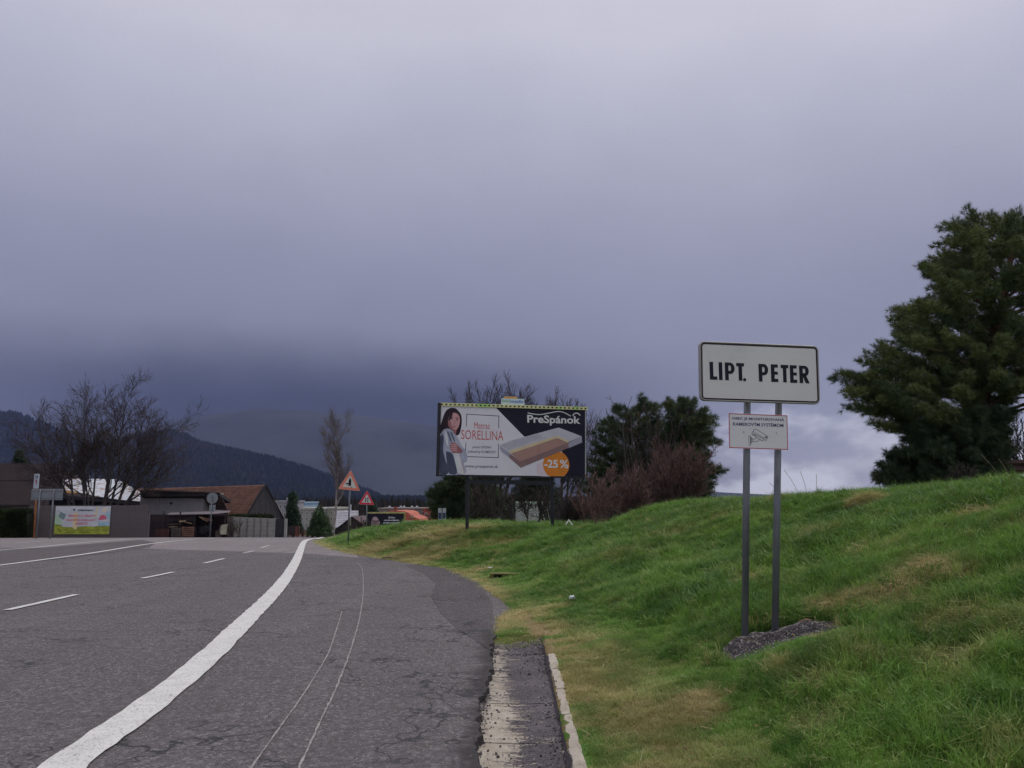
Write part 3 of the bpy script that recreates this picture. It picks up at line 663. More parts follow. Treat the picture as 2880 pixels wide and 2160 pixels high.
class Print:
    """flat coloured shapes lying on a panel: panel axes in metres, drawing coordinates are mapped by a homography"""
    def __init__(s, O, X, Y, wd, ht, quad=None):
        s.O, s.X, s.Y = Vector(O), Vector(X).normalized(), Vector(Y).normalized(); s.N = s.X.cross(s.Y).normalized(); s.wd, s.ht = wd, ht
        s.H = homog(quad, [(0, ht), (wd, ht), (wd, 0), (0, 0)]) if quad else None; s.clear()
    def clear(s): s.v = []; s.f = []; s.m = []; s.mats = []
    def uv(s, p):
        if s.H is None: return Vector((p[0], p[1]))
        q = s.H @ np.array([p[0], p[1], 1.]); return Vector((q[0] / q[2], q[1] / q[2]))
    def at(s, u, v, l): return s.O + s.X * u + s.Y * v + s.N * l
    def mi(s, m):
        if m not in s.mats: s.mats.append(m)
        return s.mats.index(m)
    def raw(s, P, fs, m, l):
        o = len(s.v); k = s.mi(m)
        for f in fs:
            a, b, c = [P[i] for i in f[:3]]; cr = (b[0] - a[0]) * (c[1] - a[1]) - (b[1] - a[1]) * (c[0] - a[0])
            f = tuple(f) if cr > 0 else tuple(reversed(f)); s.f.append(tuple(i + o for i in f)); s.m.append(k)
        s.v += [tuple(s.at(p[0], p[1], l)) for p in P]
    def poly(s, pts, m, l=.002, smooth=0):
        if smooth: pts = [tuple(q) for q in spline([*pts, pts[0]], smooth)[:-1]]
        P = [s.uv(p) for p in pts]; s.raw(P, tessellate_polygon([[Vector((p.x, p.y, 0)) for p in P]]), m, l); return s
    def line(s, pts, w, m, l=.002, closed=False, smooth=0):
        """w in metres"""
        if smooth: pts = [tuple(q) for q in spline(pts, smooth)]
        P = [s.uv(p) for p in pts]; q = mitre(P, w, closed); vs = [x for ab in q for x in ab]; n = len(q)
        s.raw(vs, [(2 * i, 2 * i + 1, 2 * ((i + 1) % n) + 1, 2 * ((i + 1) % n)) for i in range(n if closed else n - 1)], m, l); return s
    def disc(s, c, rx, ry, m, l=.002, n=40): return s.poly([(c[0] + rx * math.cos(2 * math.pi * i / n), c[1] + ry * math.sin(2 * math.pi * i / n)) for i in range(n)], m, l)
    def text(s, body, tl, tr, br, bl, m, l=.002, bold=0., shear=0.):
        """lettering stretched to fill the quad tl,tr,br,bl (drawing coordinates)"""
        cu = bpy.data.curves.new('t', 'FONT'); cu.body = body; cu.size = 1; cu.offset = bold; cu.shear = shear; cu.resolution_u = 3
        o = bpy.data.objects.new('t', cu); COL.objects.link(o); dg = bpy.context.evaluated_depsgraph_get()
        me = bpy.data.meshes.new_from_object(o.evaluated_get(dg)); bpy.data.objects.remove(o); bpy.data.curves.remove(cu)
        co = [(v.co.x, v.co.y) for v in me.vertices]; fs = [tuple(p.vertices) for p in me.polygons]; bpy.data.meshes.remove(me)
        if not co: return s
        x0 = min(c[0] for c in co); x1 = max(c[0] for c in co); y0 = min(c[1] for c in co); y1 = max(c[1] for c in co)
        Q = [s.uv(p) for p in (tl, tr, br, bl)]; P = []
        for x, y in co:
            a = (x - x0) / (x1 - x0); b = (y - y0) / (y1 - y0)
            P.append((Q[3] * (1 - a) + Q[2] * a) * (1 - b) + (Q[0] * (1 - a) + Q[1] * a) * b)
        s.raw(P, fs, m, l); return s
    def build(s, name, parent):
        me = bpy.data.meshes.new(name); me.from_pydata(s.v, [], s.f); me.polygons.foreach_set('material_index', s.m); me.update()
        o = link(name, me, s.mats, parent); s.clear(); return o
def flat(name, rgb, rough=.6, var=.05, spec=.25, scale=3):
    if max(rgb) > 1: rgb = tuple(min(.82, c * (1.55 if max(rgb) > 70 else 1.1)) for c in srgb(*rgb))
    return M(name, rgb, rough, var, scale, 0, spec=spec)
STEEL = M('galvanised_steel', (.17, .18, .20), .48, .22, 6, .15, 60, .5, .35, stretch=(1, 1, .25), col2=(.11, .11, .12), c2=(.55, .75))
STEEL_D = M('steel_back', (.235, .265, .28), .55, .12, 2, .1, 40, .45, .2)
def rounded(w, h, r, n=6, o=0.):
    pts = []
    for cx, cy, a0 in ((w - r, h - r, 0), (r, h - r, 90), (r, r, 180), (w - r, r, 270)):
        for i in range(n + 1):
            a = rad(a0 + 90 * i / n); pts.append((cx + (r + o) * math.cos(a), cy + (r + o) * math.sin(a)))
    return pts

# ------------------------------------------------------------------ village name sign
D = 6.75; K = D / F
b1 = on_ground(W(2088, 1800, D)); b2 = on_ground(W(2171, 1776, D + .05))
sgn = empty('village_sign', b1, 'large white village name sign reading LIPT. PETER on two steel posts in the gravel', 'road sign')
top1 = W(2103, 990, D); top2 = W(2192, 995, D + .06)
for b, t in ((b1 - Vector((0, 0, .35)), top1), (b2 - Vector((0, 0, .35)), top2)):
    t = t.copy(); d = (t - b)
    mb = MB(); mb.tube(b, t, .0285, n=20); mb.build('post', STEEL, sgn, True)
PX = (W(2305, 978, D + .20) - W(1978, 966, D - .02)).normalized()
PYv = (top1 - b1).normalized(); PYv = (PYv - PX * PYv.dot(PX)).normalized(); PN = PX.cross(PYv)
# quad of the sign face in the zoomed view (region 1900,920 scale 4.424)
TL, TR, BR, BL_ = (318, 178), (1806, 228), (1800, 962), (306, 915)
z7 = lambda x, y: (1900 + x / 4.424, 920 + y / 4.424)
O = W(*z7(*BL_), D - .13); wd = (W(*z7(*BR), D + .02) - O).length; ht = (W(*z7(*TL), D - .12) - O).length
PX = (W(*z7(*BR), D + .02) - O).normalized(); PYv = (PYv - PX * PYv.dot(PX)).normalized(); PN = PX.cross(PYv)
S_BACK = M('sign_rim', (.36, .345, .34), .5, .12, 5, 0, spec=.5, metal=.2)
S_WHITE = M('sign_face', (.78, .755, .76), .6, .05, 1.6, .0, spec=.15, col2=(.71, .69, .68), c2=(.5, .8))
S_DARK = flat('sign_dark', (34, 31, 48), .6); S_RIM = flat('sign_rim_dark', (52, 36, 44), .6)
def at(u, v, l): return O + PX * u + PYv * v + PN * l
mb = MB(); mb.prism([at(u, v, -.028) for u, v in rounded(wd, ht, .045)], PN * .026); mb.build('sign_backing', S_BACK, sgn)
# rolled rim all round the plate
mb = MB(); R0 = rounded(wd, ht, .045, 6, .0); R1 = rounded(wd, ht, .045, 6, -.012); n = len(R0)
vs = [at(u, v, -.002) for u, v in R0] + [at(u, v, .007) for u, v in rounded(wd, ht, .045, 6, -.004)] + [at(u, v, .006) for u, v in rounded(wd, ht, .045, 6, -.010)] + [at(u, v, .0) for u, v in R1]
mb.add(vs, [(k * n + i, k * n + (i + 1) % n, (k + 1) * n + (i + 1) % n, (k + 1) * n + i) for k in range(3) for i in range(n)])
mb.build('sign_rim', S_BACK, sgn, True)
pr = Print(O, PX, PYv, wd, ht, [TL, TR, BR, BL_])
Hs = pr.H; pr.H = None
pr.poly([(u, v) for u, v in rounded(wd, ht, .045, 6, -.011)], S_WHITE, .0015)
face = pr.build('sign_face', sgn)
pr.line([(u, v) for u, v in rounded(wd, ht, .045, 6, -.019)], .0125, S_RIM, .003, True)
pr.build('sign_border', sgn)
pr.H = Hs
def stroke_letter(ch, x, yb, w, h, slope, t):
    """letters of a road-sign face drawn in zoomed-view coordinates; x,yb = lower left, slope = baseline fall per unit"""
    q = lambda a, b: (x + a, yb + a * slope - b)
    f = lambda P: pr.poly([q(*p) for p in P], S_DARK, .0035)
    if ch == 'L': f([(0, 0), (w, 0), (w, t * .92), (t, t * .92), (t, h), (0, h)])
    if ch == 'I': f([(0, 0), (t, 0), (t, h), (0, h)])
    if ch == 'T': f([(w / 2 - t / 2, 0), (w / 2 + t / 2, 0), (w / 2 + t / 2, h - t * .92), (w, h - t * .92), (w, h), (0, h), (0, h - t * .92), (w / 2 - t / 2, h - t * .92)])
    if ch == 'E': f([(0, 0), (w, 0), (w, t * .9), (t, t * .9), (t, h * .42), (w * .97, h * .42), (w * .97, h * .42 + t * .85), (t, h * .42 + t * .85), (t, h - t * .9), (w, h - t * .9), (w, h), (0, h)])
    if ch in 'PR':
        yb_ = h * (.36 if ch == 'P' else .40); f([(0, 0), (t, 0), (t, h), (0, h)])
        cy = (h + yb_) / 2; ro = (h - yb_) / 2; out = [(t * .98, h)]; inn = [(t * .98, h - t * .85)]
        N = 14; bx = w - ro * .78
        for i in range(N + 1):
            a = math.pi / 2 - math.pi * i / N
            out.append((bx + ro * .78 * math.cos(a), cy + ro * math.sin(a))); inn.append((bx + (ro * .78 - t) * math.cos(a), cy + (ro - t * .85) * math.sin(a)))
        out.append((t * .98, yb_)); inn.append((t * .98, yb_ + t * .85))
        for i in range(len(out) - 1): f([out[i], out[i + 1], inn[i + 1], inn[i]])
        if ch == 'R': f([(w * .30, yb_ + t * .3), (w * .30 + t * 1.02, yb_ + t * .45), (w * 1.04, 0), (w * 1.04 - t * 1.08, 0)])
    if ch == '.': pr.poly([q(w / 2 + w / 2 * math.cos(a), h / 2 + h / 2 * math.sin(a)) for a in np.linspace(0, 6.283, 20, endpoint=False)], S_DARK, .0035)
sl_ = .031
for ch, x, yb, w, h in (('L', 434, 655, 90, 220), ('I', 546, 660, 44, 220), ('P', 622, 662, 120, 220), ('T', 764, 666, 96, 218), ('.', 842, 675, 40, 40),
                        ('P', 1040, 677, 120, 220), ('E', 1194, 682, 88, 220), ('T', 1318, 686, 96, 218), ('E', 1432, 691, 88, 220), ('R', 1550, 695, 120, 218)):
    stroke_letter(ch, x, yb, w, h, sl_, 44)
pr.build('lettering', sgn)
# clamps behind the plate
for b, t in ((b1, top1), (b2, top2)):
    for f_ in (.90, .99):
        c = b.lerp(t, f_); mb = MB(); mb.tube(c - Vector((0, 0, .015)), c + Vector((0, 0, .015)), .037, n=16); mb.build('clamp', STEEL, sgn)
# the smaller camera notice lower on the same posts
TL, TR, BR, BL_ = (674, 1070), (1408, 1092), (1402, 1528), (666, 1505)
O2 = W(*z7(*BL_), D - .078); X2 = W(*z7(*BR), D - .0) - O2; wd = X2.length; X2.normalize(); ht = (W(*z7(*TL), D - .077) - O2).length
Y2 = (PYv - X2 * PYv.dot(X2)).normalized(); N2 = X2.cross(Y2)
N_WHITE = M('notice_white', (.84, .82, .86), .45, .03, 2, 0, spec=.3); N_RED = flat('notice_red', (165, 48, 72), .5); N_BLUE = flat('notice_navy', (38, 34, 84), .5); N_LINE = flat('notice_line', (44, 40, 60), .5)
mb = MB(); P0 = [O2 + X2 * a * wd + Y2 * b * ht - N2 * .003 for a, b in ((0, 0), (1, 0), (1, 1), (0, 1))]; mb.prism(P0, N2 * .003)
note = mb.build('camera_notice', N_WHITE, sgn); note['label'] = 'small red-bordered notice with a surveillance camera drawing'
pr = Print(O2, X2, Y2, wd, ht, [TL, TR, BR, BL_])
Hs = pr.H; pr.H = None; e = .005
pr.line([(e, e), (wd - e, e), (wd - e, ht - e), (e, ht - e)], .0055, N_RED, .001, True); pr.H = Hs
o = pr.build('notice_border', note)
pr.text('OBEC JE MONITOROVANÁ', (712, 1110), (1364, 1128), (1364, 1177), (712, 1160), N_BLUE, .001, .016)
pr.text('KAMEROVÝM SYSTÉMOM', (724, 1174), (1352, 1190), (1352, 1242), (724, 1225), N_BLUE, .001, .016)
pr.build('notice_lettering', note)
lw = .0032
pr.line([(990, 1270), (1012, 1272), (1155, 1362), (1128, 1412), (1116, 1404), (1000, 1340), (952, 1330), (958, 1312), (972, 1290)], lw, N_LINE, .001, True)
pr.line([(968, 1300), (1105, 1382)], lw, N_LINE, .001); pr.line([(952, 1330), (1075, 1414), (1092, 1414), (1100, 1402)], lw, N_LINE, .001)
pr.line([(975, 1335), (1000, 1350)], lw, N_LINE, .001)
pr.line([(1105, 1382), (1155, 1362)], lw, N_LINE, .001); pr.line([(1126 + 12 * math.cos(a), 1370 + 11 * math.sin(a)) for a in np.linspace(0, 6.28, 14, endpoint=False)], lw, N_LINE, .001, True)
pr.line([(914, 1354), (934, 1356), (930, 1472), (912, 1470)], lw, N_LINE, .001, True); pr.line([(938, 1370), (948, 1374), (945, 1446), (934, 1448)], lw, N_LINE, .001, True)
pr.line([(948, 1386), (962, 1390), (960, 1426), (946, 1430)], lw, N_LINE, .001, True)
pr.line([(962, 1394), (985, 1392), (1010, 1375)], lw, N_LINE, .001, smooth=4); pr.line([(960, 1424), (1000, 1424), (1030, 1412), (1044, 1390)], lw, N_LINE, .001, smooth=4)
pr.build('camera_drawing', note)
for c in ((851, 1305), (1259, 1318)):
    u = pr.uv(c); mb = MB(); p = pr.at(u.x, u.y, 0); mb.tube(p, p + N2 * .006, .0042, n=8); mb.build('notice_screw', STEEL, note)

# ------------------------------------------------------------------ gravel mound at the foot of the posts
GRAV = bpy.data.materials.new('tar_gravel'); t = nodes_of(GRAV); p = coord(t, True); fi = noisen(t, p, 60, 3, .8); f2 = noisen(t, p, 170, 2, .8); bg_ = noisen(t, p, 5, 3, .5)
c = mixn(t, stepn(t, fi, .4, .64), (.030, .026, .030), (.095, .084, .092)); c = mixn(t, stepn(t, f2, .62, .68), c, (.28, .26, .25)); c = mixn(t, stepn(t, bg_, .56, .66, 0, .6), c, (.11, .085, .05))
finish(t, c, .9, fi, .9, .02, .2)
GXc = np.array([q.x for q in GP]); GYc = np.array([q.y for q in GP])
cx, cy = GXc.mean(), GYc.mean()
gx = np.linspace(GXc.min() - .05, GXc.max() + .05, 70); gy = np.linspace(GYc.min() - .05, GYc.max() + .05, 60)
def seg_dist(x, y, P):
    d = np.full(x.shape, 9.)
    for i in range(len(P)):
        a, b = P[i], P[(i + 1) % len(P)]; ex, ey = b[0] - a[0], b[1] - a[1]; tt = np.clip(((x - a[0]) * ex + (y - a[1]) * ey) / (ex * ex + ey * ey), 0, 1)
        d = np.minimum(d, np.hypot(x - a[0] - tt * ex, y - a[1] - tt * ey))
    return d
def mound_z(X, Y):
    sdv = np.where(inpoly(X, Y, GP), seg_dist(X, Y, GP), -seg_dist(X, Y, GP)) + (fbm(X, Y, 9, 2, 3) - .5) * .05
    return ground_z(X, Y) - .012 + np.clip(sdv / .1, -1, 1) * .05 + np.clip(sdv, 0, .2) * (.07 + .5 * (fbm(X, Y, 7, 5, 3) - .3))
mound = grid_mesh('gravel_pile', gx, gy, mound_z, GRAV); tag(mound, kind='stuff')
stn = bpy.data.collections.new('stones')
for i in range(4):
    bm = bmesh.new(); bmesh.ops.create_icosphere(bm, subdivisions=1, radius=1)
    for v in bm.verts: v.co *= random.uniform(.7, 1.15); v.co.z *= .7
    me = bpy.data.meshes.new('pebble'); bm.to_mesh(me); bm.free()
    me.materials.append([M('pebble_dark', (.085, .076, .082), .8, .3), M('pebble_mid', (.15, .135, .14), .8, .3), M('pebble_dark', 0), M('pebble_pale', (.30, .28, .26), .8, .2)][i]); o = bpy.data.objects.new('pebble', me); stn.objects.link(o)
nn_ = 7500; xx = RNG.uniform(gx[0], gx[-1], nn_); yy = RNG.uniform(gy[0], gy[-1], nn_); k = seg_dist(xx, yy, GP) * np.where(inpoly(xx, yy, GP), 1, -1) > -.02 - .34 * RNG.random(nn_) ** 3
xx, yy = xx[k], yy[k]; P = np.stack([xx, yy, np.maximum(mound_z(xx, yy), ground_z(xx, yy))], -1)
tag(scatter('pebbles', P, RNG.uniform(0, 6.28, (len(P), 3)), .0035 + .0075 * RNG.random(len(P)) ** 2.5, stn), kind='stuff')
# tar crumbs along the gutter and road edge
nn_ = 4200; yy = np.where(RNG.random(nn_) < .3, RNG.uniform(8.3, 9.6, nn_), RNG.uniform(4.2, 9.3, nn_)); xx = np.where(RNG.random(nn_) < .35, RNG.normal(-.2, .035, nn_), np.where(RNG.random(nn_) < .4, RNG.normal(.29, .03, nn_), RNG.normal(.12, .14, nn_))); k = (xx > -.24) & (xx < .33); xx, yy = xx[k], yy[k]; s_ = (xx + .25) / .6
P = np.stack([xx, yy, -.042 - .012 * np.sin(np.pi * s_)], -1); tag(scatter('grit', P, RNG.uniform(0, 6.28, (len(P), 3)), .0022 + .012 * RNG.random(len(P)) ** 5, stn), kind='stuff')
def rock(name, p, s, mat, label, cat, group=None, seed=0):
    random.seed(seed); bm = bmesh.new(); bmesh.ops.create_icosphere(bm, subdivisions=2, radius=1)
    for v in bm.verts: v.co *= 1 + random.uniform(-.13, .13)
    for v in bm.verts: v.co = Vector((v.co.x * s[0], v.co.y * s[1], v.co.z * s[2]))
    me = bpy.data.meshes.new(name); bm.to_mesh(me); bm.free(); o = link(name, me, mat); o.location = p; o.rotation_euler.z = random.random() * 6
    return tag(o, label, cat, group)
PALE = M('pale_stone', (.46, .42, .34), .8, .15, 20)
def mz(q): return Vector((q[0], q[1], float(mound_z(np.array([q[0]]), np.array([q[1]]))[0])))
for q, s, lb, sd_ in (((2151, 1782), .019, 'biggest pale round stone on the gravel just right of the left post', 1), ((2228, 1766), .017, 'pale flat stone at the back edge of the gravel pile behind the right post', 2), ((2260, 1793), .009, 'tiny pale stone on the front slope of the gravel pile', 3)):
    rock('stone', mz(G(*q)) + Vector((0, 0, s * .5)), (s * 1.2, s, s * .8), PALE, lb, 'stone', 'pale stones on the gravel pile', sd_)
a, b = mz(G(2248, 1776)), mz(G(2285, 1775)); mb = MB(); mb.tube(a + Vector((0, 0, .015)), (a + b) / 2 + Vector((0, 0, .028)), .006, .0065, 6); mb.tube((a + b) / 2 + Vector((0, 0, .028)), b + Vector((0, 0, .015)), .0065, .004, 6)
tag(mb.build('stick', M('stick_wood', (.38, .24, .17), .8)), 'short peeled reddish stick lying on the gravel pile', 'stick')
# litter and small things in the grass
p = G(1608, 1696); bm = bmesh.new(); bmesh.ops.create_icosphere(bm, subdivisions=2, radius=.045)
random.seed(4)
for v in bm.verts: v.co *= random.uniform(.6, 1.2); v.co.z = v.co.z * .8
me = bpy.data.meshes.new('litter'); bm.to_mesh(me); bm.free(); o = link('litter', me, M('crumpled_paper', (.55, .58, .6), .7)); o.location = p + Vector((0, 0, .07)); tag(o, 'crumpled white paper litter lying in the grass past the gutter', 'litter')
WP = M('white_scrap', (.5, .55, .5), .7)
p = G(1378, 1607); mb = MB(); mb.prism([(-.05, 0, 0), (.06, .01, 0), (.05, .03, .02), (-.04, .03, .015)], (0, 0, .006)); o = mb.build('litter', WP); o.location = p + Vector((0, 0, .07)); tag(o, 'flat pale scrap of plastic on the grass above the drain inlet', 'litter')
A, B, C_ = G(1588, 1489), G(1600, 1482), G(1614, 1489); mb = MB(); up = Vector((0, 0, .16))
mb.tube(A + up * .6, B + up * 1.5, .02, n=6); mb.tube(B + up * 1.5, C_ + up * .5, .02, n=6); tag(mb.build('bent_tube', M('white_plastic', (.5, .53, .5), .6)), 'bent white plastic tube lying in the grass right of the billboard', 'tube')
# drain inlet: mossy concrete lid over two dark slots
p = G(1418, 1622); dr = empty('drain_inlet', p, 'mossy concrete drain inlet with two dark slots in the grass', 'drain inlet')
MOSS = M('mossy_concrete', (.13, .125, .045), .95, .3, 8, .4); DK = M('hole_shade', (.012, .012, .012), .9)
mb = MB(); mb.box((-.30, -.10, .05), (.30, .25, .068)); o = mb.build('lid', MOSS); o.parent = dr
mb = MB(); mb.prism([(-.30, -.10, -.1), (.30, -.10, -.1), (.30, -.10, .05), (.22, -.10, .05), (.22, -.10, -.06), (.03, -.10, -.06), (.03, -.10, .05), (-.05, -.10, .05), (-.05, -.10, -.06), (-.22, -.10, -.06), (-.22, -.10, .05), (-.30, -.10, .05)], (0, .3, 0))
o = mb.build('footing', MOSS); o.parent = dr
mb = MB(); mb.box((-.22, -.03, -.1), (.22, .0, .048)); o = mb.build('slot_shade', DK); o.parent = dr  # black block behind the slots, their shade put into its colour
# dark clods by the road edge
for i, (q, s, lb) in enumerate((((1092, 1571), .16, 'dark mud clod at the road edge under the dry bank'), ((1118, 1574), .09, 'small dark clod beside the larger one at the road edge'), ((1230, 1645), .05, 'small dark lump lying on the tar patch'))):
    rock('clod', on_ground(G(*q), .01), (s * 1.4, s * .7, s * .22), M('mud', (.035, .03, .028), .95), lb, 'clod', 'dark clods by the road edge', 20 + i)

# ------------------------------------------------------------------ big billboard
z4 = lambda x, y: (1200 + x / 4.424, 1040 + y / 4.424)
DB = 27.0; DBR = 27.75
BBL, BBR = W(*z4(158, 1300), DB), W(*z4(1970, 1330), DBR)
Xb = (BBR - BBL); Xb.z *= 1; wdb = Xb.length; Xb.normalize(); Yb = Vector((0, 0, 1)); Yb = (Yb - Xb * Yb.dot(Xb)).normalized(); Nb = Xb.cross(Yb)
htb = (W(*z4(183, 450), DB) - BBL).length
bb = empty('billboard', on_ground(W(1440, 1480, 27.3)), 'large mattress advertising billboard with a woman in a robe, on two black posts', 'billboard')
BLK = M('black_steel', (.022, .024, .032), .5, .2, 3, 0, spec=.4)
def bt(u, v, l): return BBL + Xb * u + Yb * v + Nb * l
for px, py in ((1314, 1476), (1556, 1482)):
    g = on_ground(W(px, py, 27.3 if px < 1400 else 27.6), -.4); u = (Vector((g.x, g.y, 0)) - Vector((BBL.x, BBL.y, 0))).dot(Vector((Xb.x, Xb.y, 0)).normalized())
    c = bt(u, 0, -.16); mb = MB(); mb.box((c.x - .055, c.y - .07, g.z), (c.x + .055, c.y + .07, (bt(u, htb * .95, 0)).z)); mb.build('post', BLK, bb)
# frame box: a deep tray
mb = MB(); mb.prism([bt(-.07, -.06, -.10), bt(wdb + .05, -.06, -.10), bt(wdb + .05, htb + .03, -.10), bt(-.07, htb + .03, -.10)], Nb * .095); mb.build('panel_box', BLK, bb)
mb = MB(); mb.prism([bt(-.11, -.07, -.11), bt(-.01, -.07, -.11), bt(-.01, htb + .10, -.11), bt(-.11, htb + .10, -.11)], Nb * .18); mb.build('side_fin', BLK, bb)
mb = MB(); mb.prism([bt(wdb, -.06, -.05), bt(wdb + .035, -.06, -.05), bt(wdb + .035, htb, -.05), bt(wdb, htb, -.05)], Nb * .08); mb.build('edge_strip', M('pale_strip', (.42, .44, .45), .5), bb)
mb = MB(); mb.prism([bt(1.0, -.30, -.13), bt(3.85, -.30, -.13), bt(3.85, -.16, -.13), bt(1.0, -.16, -.13)], Nb * .06); mb.build('crossbar', BLK, bb)
# yellow chequered strip on top
YEL = flat('strip_yellow', (216, 210, 140), .6, .08); GRN = flat('strip_green', (160, 205, 110), .6)
strip = MB().prism([bt(-.04, htb, -.08), bt(wdb + .09, htb, -.08), bt(wdb + .09, htb + .11, -.08), bt(-.04, htb + .11, -.08)], Nb * .12).build('top_strip', YEL, bb)
ps = Print(bt(-.04, htb, .041), Xb, Yb, wdb + .13, .11); DKS = flat('strip_dark', (40, 40, 66), .6)
for i in range(35):
    x = (i + .45) * (wdb + .13) / 35
    if 8 < i < 12 or i > 26 and i % 4 == 0: ps.poly([(x - .1, .0), (x + .05, .0), (x + .05, .11), (x - .1, .11)], GRN, .001)
    ps.poly([(x - .033, .03), (x + .033, .03), (x + .033, .078), (x - .033, .078)], DKS, .002)
ps.build('printed_checks', strip)['kind'] = 'stuff'
# little company plate above the strip
u0 = pr_u = 0
pb = Print(BBL, Xb, Yb, wdb, htb, [(183, 458), (1998, 497), (1970, 1330), (158, 1290)])
a = pb.uv((932, 440)); c = pb.uv((1224, 362)); a2 = pb.uv((966, 362)); c2_ = pb.uv((1135, 338))
plate = MB().prism([bt(a.x, htb + .11, -.03), bt(c.x, htb + .11, -.03), bt(c.x, c.y, -.03), bt(a.x, c.y, -.03)], Nb * .03).build('name_plate', flat('plate_white', (178, 192, 196), .5), bb)
o = MB().prism([bt(a2.x, a2.y + .0, -.028), bt(c2_.x, a2.y + .0, -.028), bt(c2_.x, c2_.y + .01, -.028), bt(a2.x, c2_.y + .01, -.028)], Nb * .02).build('number_plate', flat('plate_orange', (190, 150, 84), .5), bb)
PG, PB = flat('plate_green', (96, 148, 104), .5), flat('plate_blue', (64, 104, 178), .5)
pb.text('big', (945, 372), (1040, 374), (1040, 415), (945, 412), PG, .003, .02); pb.text('media', (1045, 374), (1212, 380), (1212, 413), (1045, 410), PB, .003, .02)
pb.build('plate_lettering', plate)
# poster
WHT = M('poster_white', (.86, .84, .90), .55, .03, 1.2, 0, spec=.15); NAVY = flat('poster_navy', (32, 30, 48), .5, .05); RED = flat('poster_red', (172, 88, 84), .5); GRYT = flat('poster_text', (84, 78, 96), .5); LN = flat('poster_frame', (62, 50, 72), .5)
pb.poly([(183, 458), (1998, 497), (1970, 1330), (158, 1290)], WHT, .002); poster = pb.build('poster', bb)
pb.poly([(862, 473), (1998, 497), (1970, 1330), (1700, 1323), (1690, 1020), (1214, 834)], NAVY, .004); pb.build('navy_field', poster)
OR = flat('badge_orange', (190, 116, 44), .5); PK = flat('badge_pink', (206, 178, 186), .5); LIGHT = flat('poster_light', (205, 204, 218), .5)
pb.poly([(1352 + 0, 1230), (1365, 1180), (1400, 1150), (1450, 1140), (1500, 1200), (1520, 1326), (1400, 1320), (1362, 1280)], PK, .005)
pts = []
for a in np.linspace(0, 2 * math.pi, 48, endpoint=False):
    y = 1180 + 172 * math.sin(a); pts.append((1607 + 167 * math.cos(a), min(y, 1322)))
pb.poly(pts, OR, .006); badge = pb.build('discount_badge', poster)
pb.text('-25', (1455, 1115), (1630, 1120), (1630, 1222), (1455, 1218), LIGHT, .008, .03); pb.text('%', (1655, 1118), (1762, 1122), (1762, 1228), (1655, 1222), LIGHT, .008, .02); pb.build('badge_lettering', poster)
# mattress
MT = flat('mattress_top', (172, 170, 178), .6, .06); MS = flat('mattress_side', (142, 142, 156), .6, .06); FO = flat('foam_core', (150, 118, 110), .6); FO2 = flat('foam_side', (122, 98, 98), .6); LAT = flat('latex_edge', (186, 172, 140), .6); ML = flat('mattress_line', (122, 126, 150), .6)
pb.poly([(905, 935), (1045, 880), (1645, 720), (1665, 722), (1945, 828), (1770, 900), (1630, 822), (1020, 1010), (925, 960)], MT, .008)
pb.poly([(905, 935), (925, 965), (1022, 1025), (1020, 1090), (920, 1015), (905, 985)], MS, .009); pb.poly([(1945, 828), (1947, 905), (1772, 975), (1772, 905)], MS, .009)
pb.poly([(1018, 1008), (1630, 820), (1782, 892), (1762, 912), (1628, 850), (1045, 1040)], LAT, .010)
pb.poly([(1040, 1040), (1625, 852), (1755, 915), (1150, 1140)], FO, .011); pb.poly([(1020, 1036), (1150, 1140), (1772, 910), (1772, 972), (1160, 1215), (1020, 1092)], FO2, .0105)
for i in range(15):
    x = 935 + i * 30; pb.line([(x, 932 - i * 10.2), (x + 95 - i * 1.0, 990 - i * 10.5)], .012, ML, .012)
pb.build('printed_mattress', poster)
# brand lettering and sweep
pb.text('PreSpánok', (1255, 560), (1932, 575), (1932, 700), (1255, 690), LIGHT, .006, .025)
pb.line([(1262, 536), (1330, 550), (1420, 556), (1520, 540), (1620, 520), (1680, 518), (1740, 535), (1812, 574)], .030, LIGHT, .006, smooth=6)
pb.line([(1838, 572), (1850, 550), (1880, 536), (1910, 542), (1935, 566)], .034, LIGHT, .006, smooth=6)
pb.build('brand_lettering', poster)
pb.text('Matrac', (588, 657), (785, 662), (785, 740), (588, 736), RED, .004, .0)
pb.text('SORELLINA', (428, 752), (950, 765), (950, 882), (428, 864), RED, .004, .0)
pb.text('pevná OPORA', (566, 944), (800, 950), (800, 990), (566, 984), GRYT, .004, .012); pb.text('jedinečný KOMFORT', (505, 995), (858, 1006), (858, 1050), (505, 1040), GRYT, .004, .012)
pb.text('www.prespanok.sk', (470, 1172), (880, 1182), (880, 1230), (470, 1222), GRYT, .004, .012)
pb.build('poster_lettering', poster)
pb.line([(490, 712), (498, 558), (899, 578), (892, 728)], .022, LN, .004); pb.line([(484, 904), (480, 1014)], .022, LN, .004); pb.line([(500, 1078), (882, 1092), (886, 920)], .022, LN, .004)
pb.build('text_frame', poster)
